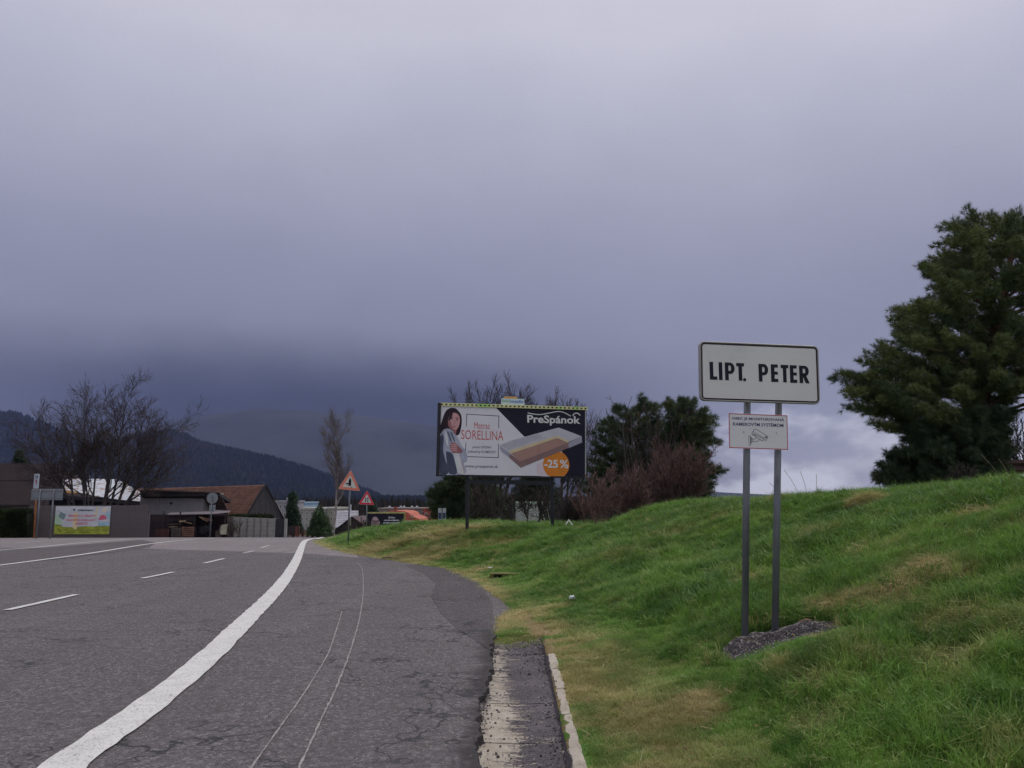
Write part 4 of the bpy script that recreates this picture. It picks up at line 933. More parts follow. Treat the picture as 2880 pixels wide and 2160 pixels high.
# printed woman: flat shapes
HAIR = flat('print_hair', (48, 34, 44), .6, .15); SKIN = flat('print_skin', (178, 136, 136), .6, .08); SKS = flat('print_skin_shade', (138, 96, 98), .6); ROBE = flat('print_robe', (148, 152, 168), .6, .12); RBD = flat('print_robe_fold', (66, 72, 90), .6, .1); RBL = flat('print_robe_light', (188, 190, 208), .6); EYEC = flat('print_eye', (50, 38, 46), .6); LIP = flat('print_lip', (146, 84, 90), .6)
pb.poly([(300, 480), (360, 486), (405, 530), (432, 580), (436, 660), (424, 740), (405, 800), (372, 820), (330, 800), (290, 740), (240, 760), (172, 800), (176, 700), (200, 620), (225, 550), (255, 505)], HAIR, .004, 5)
pb.poly([(300, 560), (340, 540), (385, 556), (412, 600), (412, 660), (395, 715), (365, 755), (335, 768), (300, 740), (272, 690), (268, 640), (280, 595)], SKIN, .005, 5)
pb.poly([(270, 640), (300, 650), (312, 700), (345, 766), (330, 768), (292, 735), (268, 690)], SKS, .006, 4); pb.poly([(328, 742), (372, 752), (362, 800), (330, 790)], SKS, .0058)
pb.poly([(300, 560), (325, 548), (312, 600), (285, 640), (272, 640), (282, 595)], HAIR, .0065, 4)
for a, b in (((300, 622), (328, 620)), ((365, 628), (390, 634))): pb.line([a, ((a[0] + b[0]) / 2, a[1] - 8), b], .020, EYEC, .007, smooth=3)
pb.line([(296, 604), (312, 596), (332, 602)], .016, HAIR, .007, smooth=3); pb.line([(362, 604), (380, 602), (396, 614)], .016, HAIR, .007, smooth=3)
pb.line([(346, 630), (352, 665), (344, 680), (334, 676)], .010, SKS, .007, smooth=3); pb.poly([(322, 710), (342, 704), (360, 712), (342, 722)], LIP, .007, 3)
pb.poly([(215, 745), (270, 735), (330, 770), (372, 830), (410, 900), (440, 960), (480, 1000), (500, 1080), (490, 1140), (455, 1160), (470, 1280), (160, 1276), (164, 1000), (168, 850), (185, 790)], ROBE, .0055, 3)
pb.poly([(165, 850), (195, 800), (215, 860), (205, 980), (225, 1100), (260, 1200), (262, 1278), (161, 1276)], RBD, .0068, 3)
pb.poly([(240, 1010), (310, 1040), (340, 1120), (372, 1278), (275, 1278), (250, 1150)], RBD, .007, 3); pb.poly([(330, 1040), (405, 1050), (440, 1180), (466, 1278), (388, 1278), (350, 1130)], RBL, .007, 3)
pb.poly([(225, 770), (240, 765), (262, 850), (268, 950), (240, 900)], RBL, .007, 3); pb.poly([(290, 775), (310, 785), (350, 880), (340, 890)], RBD, .007, 3); pb.poly([(255, 775), (270, 775), (305, 870), (300, 900)], RBD, .007, 3)
pb.line([(405, 1060), (430, 1150), (462, 1275)], .016, LIP, .008, smooth=3)
pb.poly([(296, 918), (330, 905), (365, 915), (395, 950), (440, 1000), (436, 1030), (380, 1035), (330, 1032), (300, 1010), (288, 960)], SKS, .0082, 4)
for i in range(4): pb.line([(300, 935 + i * 24), (345, 928 + i * 24), (372, 940 + i * 24)], .040, SKIN, .009, smooth=4)
pb.build('printed_woman', poster)

# ------------------------------------------------------------------ triangular warning signs
z3 = lambda x, y: (780 + x / 5.03, 1240 + y / 5.03)
def tri_sign(d, top, bl, br, base, lab, red, white, border, draw, dr=0.):
    A, B, C_ = W(*z3(*top), d + dr / 2), W(*z3(*bl), d), W(*z3(*br), d + dr)
    X = (C_ - B).normalized(); A2 = A; Y = (A2 - B); Y = (Y - X * Y.dot(X)); N = X.cross(Y).normalized()
    if N.y > 0: N = -N
    Y = N.cross(X)
    gp = on_ground(W(*z3(*base), d)); e = empty('warning_sign', gp, lab, 'road sign')
    cen = (A2 + B + C_) / 3
    def rnd(pts, r, n=5):
        out = []
        for i in range(3):
            p, a, b = pts[i], pts[i - 1], pts[(i + 1) % 3]; u1 = (a - p).normalized(); u2 = (b - p).normalized()
            p1 = p + u1 * r * 1.3; p2 = p + u2 * r * 1.3
            for k in range(n + 1):
                t = k / n; out.append(p1 * (1 - t) ** 2 + p * 2 * t * (1 - t) + p2 * t * t)
        return out
    mb = MB(); mb.prism([p - N * .015 for p in rnd([A2, B, C_], .05)], N * .015); plate = mb.build('sign_plate', border, e)
    pr = Print(B, X, Y, 1, 1); uv = lambda p: Vector(((p - B).dot(X), (p - B).dot(Y)))
    sh = lambda f: [cen + (p - cen) * f for p in (A2, B, C_)]
    pr.poly([uv(p) for p in rnd(sh(.95), .045)], red, .002); pr.poly([uv(p) for p in rnd(sh(.62), .012)], white, .004); pr.build('sign_face', e)
    pr.H = homog([top, bl, br, ((bl[0] + br[0]) / 2, (bl[1] + br[1]) / 2 + .0)], [uv(A2), uv(B), uv(C_), uv((B + C_) / 2)]) if False else None
    # affine map from zoomed view to the plate
    S = np.array([[top[0], top[1], 1], [bl[0], bl[1], 1], [br[0], br[1], 1]], float); T = np.array([uv(A2), uv(B), uv(C_)]); Mx = np.linalg.solve(S, T)
    pr.uv = lambda p: Vector((float(p[0] * Mx[0, 0] + p[1] * Mx[1, 0] + Mx[2, 0]), float(p[0] * Mx[0, 1] + p[1] * Mx[1, 1] + Mx[2, 1])))
    draw(pr); pr.build('symbol', e)
    tp = A2.lerp((B + C_) / 2, .25) - N * .065; gp = Vector((gp.x, tp.y, gp.z)); gp.z = gz(gp.x, gp.y)
    mb = MB(); mb.tube(gp - Vector((0, 0, .3)), tp, .034, n=12); mb.build('post', STEEL, e, True)
    mb = MB(); c = (B + C_) / 2 - N * .035 + Y * .12; mb.box((c.x - .10, c.y - .02, c.z - .02), (c.x + .10, c.y + .02, c.z + .02)); mb.build('bracket', STEEL, e)
    return e
BKT = flat('symbol_black', (22, 18, 30), .6)
def sym1(p):
    p.poly([(1028, 518), (1046, 560), (1040, 645), (1022, 630), (1000, 645), (1006, 615), (968, 615), (968, 597), (1006, 597), (1010, 560)], BKT, .006)
def sym2(p):
    p.poly([(1242, 862), (1254, 862), (1252, 800), (1264, 800)][:2] + [(1256, 800), (1246, 800)], BKT, .006); p.poly([(1238, 845), (1258, 845), (1248, 864)], BKT, .006)
    p.poly([(1274, 865), (1285, 865), (1283, 805), (1275, 805)], BKT, .006); p.poly([(1268, 818), (1290, 818), (1279, 798)], BKT, .006)
tri_sign(33, (1040, 408), (856, 680), (1176, 712), (985, 1480), 'larger faded orange-red triangle sign with a side-road symbol at the verge', M('faded_red', (.92, .28, .20), .5, .10, 6), M('faded_white', (.74, .75, .71), .5, .06, 6), M('faded_rim', (.7, .45, .44), .5), sym1, .3)
tri_sign(45, (1270, 700), (1146, 896), (1376, 908), (1256, 1330), 'smaller bright red triangle sign with two arrows behind the grass bank', flat('bright_red', (196, 36, 54), .5), flat('sign_white2', (182, 180, 182), .5), flat('rim2', (196, 150, 158), .5), sym2, .3)

# ------------------------------------------------------------------ sign backs on the far side
def back_round():
    d = 51.; c = W(597, 1401, d); base = W(598, 1506, d); base = Vector((base.x, base.y, float(road_z(base.y))))
    e = empty('round_sign', base, 'grey back of a round road sign with a smaller plate under it, before the woodyard', 'road sign')
    mb = MB(); n = 32; R = .35; mb.prism([c + Vector((R * math.cos(a), 0, R * math.sin(a))) for a in np.linspace(0, 6.283, n, endpoint=False)], (0, .02, 0)); mb.build('disc', STEEL_D, e)
    c2 = W(597, 1428, d); mb = MB(); mb.box((c2.x - .19, c2.y, c2.z - .24), (c2.x + .19, c2.y + .02, c2.z + .18)); mb.build('lower_plate', STEEL_D, e)
    mb = MB(); mb.tube((c.x, c.y - .04, base.z - .3), (c.x, c.y - .04, c.z + .15), .035, n=10); mb.build('post', STEEL, e, True)
    for z in (c.z - .15, c.z + .1, c2.z): MB().box((c.x - .06, c.y - .07, z - .015), (c.x + .06, c.y - .0, z + .015)).build('clamp', STEEL, e)
back_round()
def back_rect():
    d = 46.; z1 = lambda x, y: (x / 5.03, 1240 + y / 5.03)
    a, b = W(*z1(435, 838), d), W(*z1(892, 680), d)
    e = empty('direction_sign', (a.x, a.y, float(road_z(d))), 'wide grey back of a direction sign on two posts before the fence', 'road sign')
    mb = MB(); mb.box((a.x, a.y, a.z), (b.x, a.y + .03, b.z)); bevel(mb.build('sign_back', STEEL_D, e), .01)
    for f_ in (.12, .75): MB().box((a.x + .03, a.y - .02, a.z + (b.z - a.z) * f_), (b.x - .03, a.y, a.z + (b.z - a.z) * f_ + .03)).build('rail', STEEL, e)
    for x in (560, 752):
        p = W(*z1(x, 900), d); mb = MB(); mb.tube((p.x, a.y - .05, float(road_z(d)) - .3), (p.x, a.y - .05, b.z - .04), .04, n=10); mb.build('post', STEEL, e, True)
back_rect()
def stop9():
    d = 47.5; z1 = lambda x, y: (x / 5.03, 1240 + y / 5.03)
    a, b = W(*z1(470, 672), d), W(*z1(556, 466), d); base = W(*z1(478, 1330), d)
    e = empty('stop_sign_pole', (a.x, a.y, float(road_z(d))), 'tall narrow white sign with a red 9 on a thin orange pole by the hedge', 'sign')
    MB().box((a.x, a.y, a.z), (b.x, a.y + .04, b.z)).build('sign_board', flat('stop_white', (150, 158, 166), .6), e)
    pr = Print((a.x, a.y, a.z), (1, 0, 0), (0, 0, 1), b.x - a.x, b.z - a.z); w, h = b.x - a.x, b.z - a.z
    rr = flat('stop_red', (136, 70, 90), .6)
    pr.text('DM', (w * .2, h * .90), (w * .8, h * .90), (w * .8, h * .70), (w * .2, h * .70), flat('stop_dark', (92, 88, 104), .6), .004, .03); pr.text('9', (w * .30, h * .63), (w * .72, h * .63), (w * .72, h * .24), (w * .30, h * .24), rr, .004, .05); pr.build('lettering', e)
    mb = MB(); mb.tube((base.x, a.y + .06, float(road_z(d)) - .2), ((a.x + b.x) / 2 - .02, a.y + .06, b.z), .05, n=8); mb.build('pole', M('orange_pole', srgb(158, 104, 62), .8, .25, 3), e, True)
stop9()
# ------------------------------------------------------------------ hills
def mat_forest(name, a, b):
    m = bpy.data.materials.new(name); t = nodes_of(m); at_ = t.nodes.new('ShaderNodeAttribute'); at_.attribute_type = 'INSTANCER'; at_.attribute_name = 'tone'
    finish(t, mixn(t, at_.outputs['Fac'], a, b), .9, spec=.1); return m
HILLM = M('hill_soil', (.016, .018, .017), .95, .3, .004, 0, spec=.05)
MTM = M('mountain_slope', (.052, .056, .062), .95, .25, .002, 0, spec=.05)
def hill(name, prof, D, front, back, ntree, tree_h, seed, label=None, leafy=.4):
    rng = np.random.default_rng(seed)
    pxs = np.array([p[0] for p in prof], float); hz = np.array([EYE + (1400 - p[1]) / F * D for p in prof])
    X = (pxs - 1440) / F * D
    xs = np.linspace(X.min(), X.max(), 160); ts = np.concatenate([np.linspace(-1, 0, 24), np.linspace(.1, 1, 8)])
    def zf(x, y):
        t = np.where(y < D, (y - D) / front, (y - D) / back); h = np.interp(x, X, hz)
        k = np.clip(1 - np.abs(t), 0, 1); k = k * k * (3 - 2 * k) * .6 + .4 * k
        return -8 + (h + 8) * k * (1 + .10 * (fbm(x, y, .004, seed % 8, 4) - .5) * np.clip(np.abs(t) * 3, 0, 1)) 
    ys = np.where(ts < 0, D + ts * front, D + ts * back)
    o = grid_mesh(name, xs, ys, zf, MTM if name == 'mountain' else HILLM); tag(o, kind='structure')
    n = ntree; x = rng.uniform(X.min(), X.max(), n * 2); t = -rng.random(n * 2) ** 1.25 * .92 + .02; y = np.where(t < 0, D + t * front, D + t * back)
    c = 1440 + F * x / y; k = (c > -300) & (c < 1900); x, y = x[k][:n], y[k][:n]
    z = zf(x, y) - 1.0; tone = np.clip(fbm(x, y, .006, 3, 3) * 1.6 - .5 + rng.normal(0, .15, len(x)), 0, 1)
    if not len(x): return
    s = tree_h * rng.uniform(.65, 1.15, len(x))
    ff = scatter('forest', np.stack([x, y, z], -1), np.stack([0 * x, 0 * x, rng.uniform(0, 6, len(x))], -1), np.stack([s * rng.uniform(.8, 1.3, len(x)), s * rng.uniform(.8, 1.3, len(x)), s], -1), FOREST, {'tone': tone}); tag(ff, kind='stuff')
FOREST = bpy.data.collections.new('forest_src')
FM = mat_forest('forest_leaf', (.009, .016, .011), (.040, .030, .024))
for k in range(3):
    mb = MB(); random.seed(k)
    for z0, z1, r in ((0., .55, .30), (.3, .8, .23), (.6, 1., .14)) if k < 2 else ((0., .6, .3), (.2, .9, .36)):
        n = 7; vs = [(r * random.uniform(.8, 1.15) * math.cos(i * 6.283 / n), r * random.uniform(.8, 1.15) * math.sin(i * 6.283 / n), z0) for i in range(n)] + [(0, 0, z1)]
        mb.add(vs, [(i, (i + 1) % n, n) for i in range(n)])
    me = bpy.data.meshes.new('tree'); me.from_pydata(mb.v, [], mb.f); me.materials.append(FM); o = bpy.data.objects.new('forest_tree', me); FOREST.objects.link(o)
hill('wooded_hill', [(-1800, 1250), (-900, 1200), (-300, 1190), (0, 1172), (28, 1170), (90, 1188), (135, 1204), (185, 1232), (260, 1262), (400, 1300), (600, 1350), (800, 1400), (1000, 1412)], 2700, 1000, 600, 9000, 22, 3)
hill('wooded_hill', [(-900, 1400), (-400, 1380), (0, 1345), (150, 1300), (300, 1262), (359, 1256), (426, 1231), (488, 1221), (527, 1235), (560, 1252), (673, 1276), (774, 1298), (863, 1324), (953, 1355), (1054, 1394), (1099, 1412), (1300, 1418)], 2300, 850, 500, 13000, 17, 5)
hill('wooded_hill', [(900, 1420), (1000, 1415), (1100, 1413), (1233, 1412), (1400, 1416), (1700, 1416), (1900, 1425), (2100, 1430)], 1700, 300, 300, 2500, 15, 7)
hill('mountain', [(-2500, 1250), (-1200, 1200), (-200, 1210), (250, 1225), (430, 1205), (560, 1170), (720, 1150), (900, 1158), (1060, 1176), (1230, 1200), (1340, 1230), (1500, 1300), (1750, 1370), (2300, 1400)], 4300, 1300, 700, 0, 26, 9)

n = 4200; y = 240 + 1400 * RNG.random(n) ** 1.6; x = y * RNG.uniform(-.75, .16, n); c = 1440 + F * x / y
tag(scatter('far_woods', np.stack([x, y, ground_z(x, y) - .5], -1), np.stack([0 * x, 0 * x, RNG.uniform(0, 6, n)], -1), np.stack([RNG.uniform(6, 9, n) * .8, RNG.uniform(6, 9, n) * .8, RNG.uniform(5.5, 8.5, n)], -1), FOREST, {'tone': RNG.uniform(0, 1, n)}), kind='stuff')
# ------------------------------------------------------------------ trees
BARK = M('bark_brown', (.070, .052, .045), .95, .3, 8, .4); BARKG = M('bark_grey', (.080, .070, .066), .95, .3, 8, .4)
BIRCHB = M('birch_bark', (.34, .31, .28), .9, .3, 4, .2, stretch=(1, 1, 3), col2=(.08, .07, .06), c2=(.56, .64)); TWIG = M('twig_brown', (.060, .045, .042), .95, .2, 3); TWIGR = M('twig_red', (.160, .098, .088), .95, .25, 2)
TWIGB = M('twig_birch', (.17, .145, .14), .95, .2, 3); PINEBARK = M('pine_bark', (.15, .085, .06), .9, .3, 10, .4)
def seg_mesh(name, segs, mat, parent, n=4):
    S = np.array([(*a, *b, r0, r1) for a, b, r0, r1 in segs]); A, B, R0, R1 = S[:, :3], S[:, 3:6], S[:, 6], S[:, 7]
    d = B - A; d /= np.linalg.norm(d, axis=1, keepdims=True) + 1e-9
    ref = np.where(np.abs(d[:, 2:3]) > .9, np.array([[1., 0, 0]]), np.array([[0, 0, 1.]])); u = np.cross(d, ref); u /= np.linalg.norm(u, axis=1, keepdims=True); v = np.cross(d, u)
    V = []
    for c, r in ((A, R0), (B, R1)):
        for i in range(n):
            t = 2 * math.pi * i / n; V.append(c + (u * math.cos(t) + v * math.sin(t)) * r[:, None])
    V = np.stack(V, 1).reshape(-1, 3); m = len(S); b = np.arange(m)[:, None] * 2 * n
    Fc = np.stack([np.stack([b[:, 0] + i, b[:, 0] + (i + 1) % n, b[:, 0] + n + (i + 1) % n, b[:, 0] + n + i], -1) for i in range(n)], 1).reshape(-1, 4)
    me = bpy.data.meshes.new(name); me.vertices.add(len(V)); me.vertices.foreach_set('co', V.astype(np.float32).ravel())
    me.loops.add(Fc.size); me.loops.foreach_set('vertex_index', Fc.astype(np.int32).ravel()); me.polygons.add(len(Fc)); me.polygons.foreach_set('loop_start', (np.arange(len(Fc)) * 4).astype(np.int32)); me.polygons.foreach_set('loop_total', np.full(len(Fc), 4, np.int32))
    me.update(calc_edges=True); me.polygons.foreach_set('use_smooth', np.ones(len(Fc), bool)); return link(name, me, mat, parent)
class Grow:
    def __init__(s, seed, rmin=.01, wig=.16, trop=.06, ang=(25, 50), dens=.75, ratio=.62, maxlv=4, minlen=.25, droop=0., steps=6, hf=1.):
        s.r = random.Random(seed); s.rmin = rmin; s.wig = wig; s.trop = trop; s.ang = ang; s.dens = dens; s.ratio = ratio; s.maxlv = maxlv; s.minlen = minlen; s.big = []; s.small = []; s.droop = droop; s.steps = steps
    def go(s, p, d, L, r, lv=0, start=.3):
        R = s.r; n = s.steps if lv < 2 else 4; st = L / n; d = d.normalized(); p = Vector(p)
        for i in range(n):
            w = s.wig * (1 if lv else .6); d = (d + Vector((R.gauss(0, w), R.gauss(0, w), R.gauss(0, w * .6) + (s.trop if lv < 3 else s.trop * .6 - s.droop)))).normalized()
            q = p + d * st; ra = max(s.rmin, r * (1 - .75 * i / n)); rb = max(s.rmin, r * (1 - .75 * (i + 1) / n))
            (s.big if ra > s.rmin * 2.4 and lv < 2 else s.small).append((tuple(p), tuple(q), ra, rb))
            if lv < s.maxlv and (i + 1) / n > start:
                k = 1 + (R.random() < s.dens) + (lv > 0 and R.random() < s.dens - .4)
                for _ in range(k):
                    Lc = L * s.ratio * R.uniform(.55, 1.1) * (1.15 - .55 * i / n)
                    if Lc > s.minlen:
                        ax = d.orthogonal().normalized(); ax.rotate(Quaternion(d, R.uniform(0, 6.283))); c = d.copy(); c.rotate(Quaternion(ax, rad(R.uniform(*s.ang)))); s.go(q, c, Lc, rb * R.uniform(.55, .8), lv + 1, .15)
            p = q
    def build(s, root, bark, twig, tn='trunk', cn='crown'):
        if s.big: seg_mesh(tn, s.big, bark, root, 7)
        if s.small: seg_mesh(cn, s.small, twig, root, 3)['kind'] = 'stuff'
def gp_at(px, d, surf=None):
    x = (px - 1440) / F * d; return Vector((x, d, float(ground_z(np.array([x]), np.array([d]))[0])))
def bare(px, d, toppy, label, seed, stems=1, spread=0., bark=BARKG, twig=TWIG, r=.12, cat='tree', name='bare_tree', group=None, base_dx=.0, lean=0., hf=1., **kw):
    b = gp_at(px, d); H = (EYE + (1400 - toppy) / F * d) - b.z; e = empty(name, b, label, cat, group)
    g = Grow(seed, **kw); R = random.Random(seed + 99)
    for i in range(stems):
        a = (i / max(1, stems - 1) - .5) * 2 if stems > 1 else 0
        dd = Vector((math.sin(rad(a * spread) + lean), R.uniform(-.5, .5) * math.sin(rad(spread)), 1)); g.go(b + Vector((a * base_dx + R.uniform(-.5, .5) * base_dx * .3, R.uniform(-.3, .3) * (base_dx + .02), -.2)), dd, H * hf * R.uniform(.78, .92) * (1 - .06 * abs(a)), r * R.uniform(.7, 1.1))
    g.build(e, bark, twig); return e
# big bare walnut-like tree over the left fence, many stems
bare(285, 57, 1072, 'big bare many-stemmed tree rising above the brown board fence', 3, hf=.92, stems=12, spread=33, r=.12, rmin=.0095, wig=.11, trop=.045, dens=.50, ratio=.50, maxlv=4, minlen=.34, base_dx=.6, ang=(24, 48), steps=8)
bare(115, 62, 1160, 'small thin bare tree at the roof of the dark brown house', 14, r=.07, rmin=.013, dens=.5, ratio=.5, maxlv=3, minlen=.4)
# birch beyond the crest
bare(945, 78, 1195, 'tall slender bare birch with a pale trunk beyond the road crest', 8, hf=1.08, bark=BIRCHB, twig=TWIGB, name='birch_tree', r=.15, rmin=.013, wig=.06, trop=.05, ang=(22, 40), dens=.85, ratio=.42, maxlv=3, minlen=.4, droop=.10, steps=12)
# row behind the billboard
bare(1395, 46, 1040, 'bare tree whose rounded crown shows above the left half of the billboard', 21, hf=.88, stems=9, spread=22, r=.08, rmin=.009, wig=.06, trop=.06, dens=.9, ratio=.42, maxlv=4, minlen=.26, ang=(20, 42), steps=9, group='bare trees behind the billboard', base_dx=.3)
bare(1560, 47, 1072, 'bare tree whose broad crown shows above the right half of the billboard', 24, hf=.88, stems=11, spread=24, r=.08, rmin=.009, wig=.06, trop=.06, dens=.9, ratio=.40, maxlv=4, minlen=.26, ang=(20, 42), steps=9, group='bare trees behind the billboard', base_dx=.5)
bare(1675, 44, 1150, 'thin bare tree just right of the billboard', 27, hf=1.0, stems=6, spread=18, r=.06, rmin=.009, wig=.08, trop=.08, dens=.9, ratio=.40, maxlv=3, minlen=.3, group='bare trees behind the billboard', base_dx=.3)
bare(1825, 29.5, 1085, 'bare tree with fine twigs poking above the dark pines', 30, hf=.95, stems=8, spread=18, r=.06, rmin=.009, wig=.07, trop=.08, dens=.8, ratio=.38, maxlv=3, minlen=.3, group='bare trees behind the billboard', base_dx=.4)
bare(1462, 40, 1340, 'low bare tree under the billboard before the white lettered wall', 33, stems=4, spread=35, r=.06, rmin=.012, dens=.9, ratio=.55, maxlv=3, minlen=.25, group='bare trees behind the billboard', base_dx=.5)
# shrubs
def shrub(px0, px1, top, base, d, label, seed, mat, n=26, name='shrub', rmin=.008, H=None, group=None, dd=.5, ratio=.5, maxlv=3, minlen=.16):
    cx = (px0 + px1) / 2; b = gp_at(cx, d); wd = (px1 - px0) / F * d; h = (EYE + (1400 - top) / F * d) - b.z
    e = empty(name, b, label, 'shrub', group); g = Grow(seed, rmin=rmin, wig=.12, trop=.06, ang=(14, 40), dens=.8, ratio=ratio, maxlv=maxlv, minlen=minlen, steps=5); R = random.Random(seed)
    for i in range(n):
        a = R.uniform(-1, 1); q = R.uniform(-.5, .5); p = b + Vector((a * wd * .32, q * wd * .3, -.1)); p.z = gz(p.x, p.y) - .05
        prof = math.sqrt(max(.08, 1 - a * a * .75)); g.go(p, Vector((a * .38, q * .5, 1)), h * R.uniform(.5, .8) * prof, .022)
    g.build(e, mat, mat, 'stem', 'twigs' if False else 'branch'); return e
shrub(1610, 1840, 1290, 1490, 24.5, 'broad reddish-brown bare shrub just right of the billboard post', 41, TWIGR, 34, group='bare shrubs on the bank')
shrub(1760, 1990, 1235, 1460, 26.5, 'tallest reddish bare shrub in front of the dark pines', 43, TWIGR, 36, group='bare shrubs on the bank')
shrub(1660, 1735, 1330, 1500, 22.5, 'small reddish bare shrub with stems standing at the slope edge', 47, TWIGR, 9, group='bare shrubs on the bank')
shrub(1930, 2060, 1370, 1440, 23, 'low brown twiggy shrub left of the village sign posts', 49, TWIG, 24, group='bare shrubs on the bank')
shrub(1290, 1400, 1375, 1470, 38, 'low brown bare shrub behind the left billboard post', 51, TWIG, 18, group='bare shrubs on the bank', maxlv=2)
shrub(1570, 1650, 1370, 1470, 33, 'brown bare shrub behind the right billboard post', 53, TWIG, 20, group='bare shrubs on the bank', maxlv=2)
shrub(1000, 1050, 1450, 1500, 52, 'small brown bare shrub at the foot of the smaller triangle sign', 55, TWIG, 16, group='bare shrubs on the bank', maxlv=2, rmin=.012)
shrub(838, 880, 1482, 1504, 60, 'low reddish bush by the red pickets at the crest', 57, TWIGR, 14, group='bare shrubs on the bank', maxlv=2, rmin=.012)

# ------------------------------------------------------------------ conifers
def mat_needle(name, a, b):
    m = bpy.data.materials.new(name); t = nodes_of(m); at_ = t.nodes.new('ShaderNodeAttribute'); at_.attribute_type = 'INSTANCER'; at_.attribute_name = 'tone'
    c = mixn(t, at_.outputs['Fac'], a, b); finish(t, c, .65, spec=.25); return m
def tuft_set(name, mat, n, L, w, cone, k=4):
    c = bpy.data.collections.new(name)
    for j in range(k):
        random.seed(100 + j); vs, fs = [], []
        for i in range(n):
            th = random.uniform(0, 6.283); ph = rad(random.uniform(*cone)); d = Vector((math.sin(ph) * math.cos(th), math.sin(ph) * math.sin(th), math.cos(ph)))
            b = Vector((0, 0, random.uniform(0, L * .6))); s_ = d.cross(Vector((random.random(), random.random(), random.random()))).normalized() * w / 2; l = L * random.uniform(.7, 1.1); o = len(vs)
            vs += [b - s_, b + s_, b + d * l]; fs.append((o, o + 1, o + 2))
        me = bpy.data.meshes.new(name); me.from_pydata([tuple(v) for v in vs], [], fs); me.materials.append(mat); o = bpy.data.objects.new(name + str(j), me); c.objects.link(o)
    return c
PINE = tuft_set('pine_tuft', mat_needle('pine_needle', (.052, .085, .045), (.230, .260, .095)), 18, .15, .011, (15, 75))
SPR = tuft_set('spruce_tuft', mat_needle('spruce_needle', (.026, .055, .032), (.10, .16, .065)), 16, .30, .05, (30, 85))
CYP = tuft_set('hedge_tuft', mat_needle('hedge_leaf', (.018, .032, .010), (.070, .095, .026)), 24, .10, .022, (5, 80))
def poly_sample(poly, n, rng, spacing=0.):
    P = np.array(poly, float); x0, y0 = P.min(0); x1, y1 = P.max(0); out = []
    tries = 0
    while len(out) < n and tries < 60 * n:
        tries += 1; x, y = rng.uniform(x0, x1), rng.uniform(y0, y1)
        if inpoly(np.array([x]), np.array([y]), P)[0] and all((x - a) ** 2 + (y - b) ** 2 > spacing ** 2 for a, b in out): out.append((x, y))
    return out
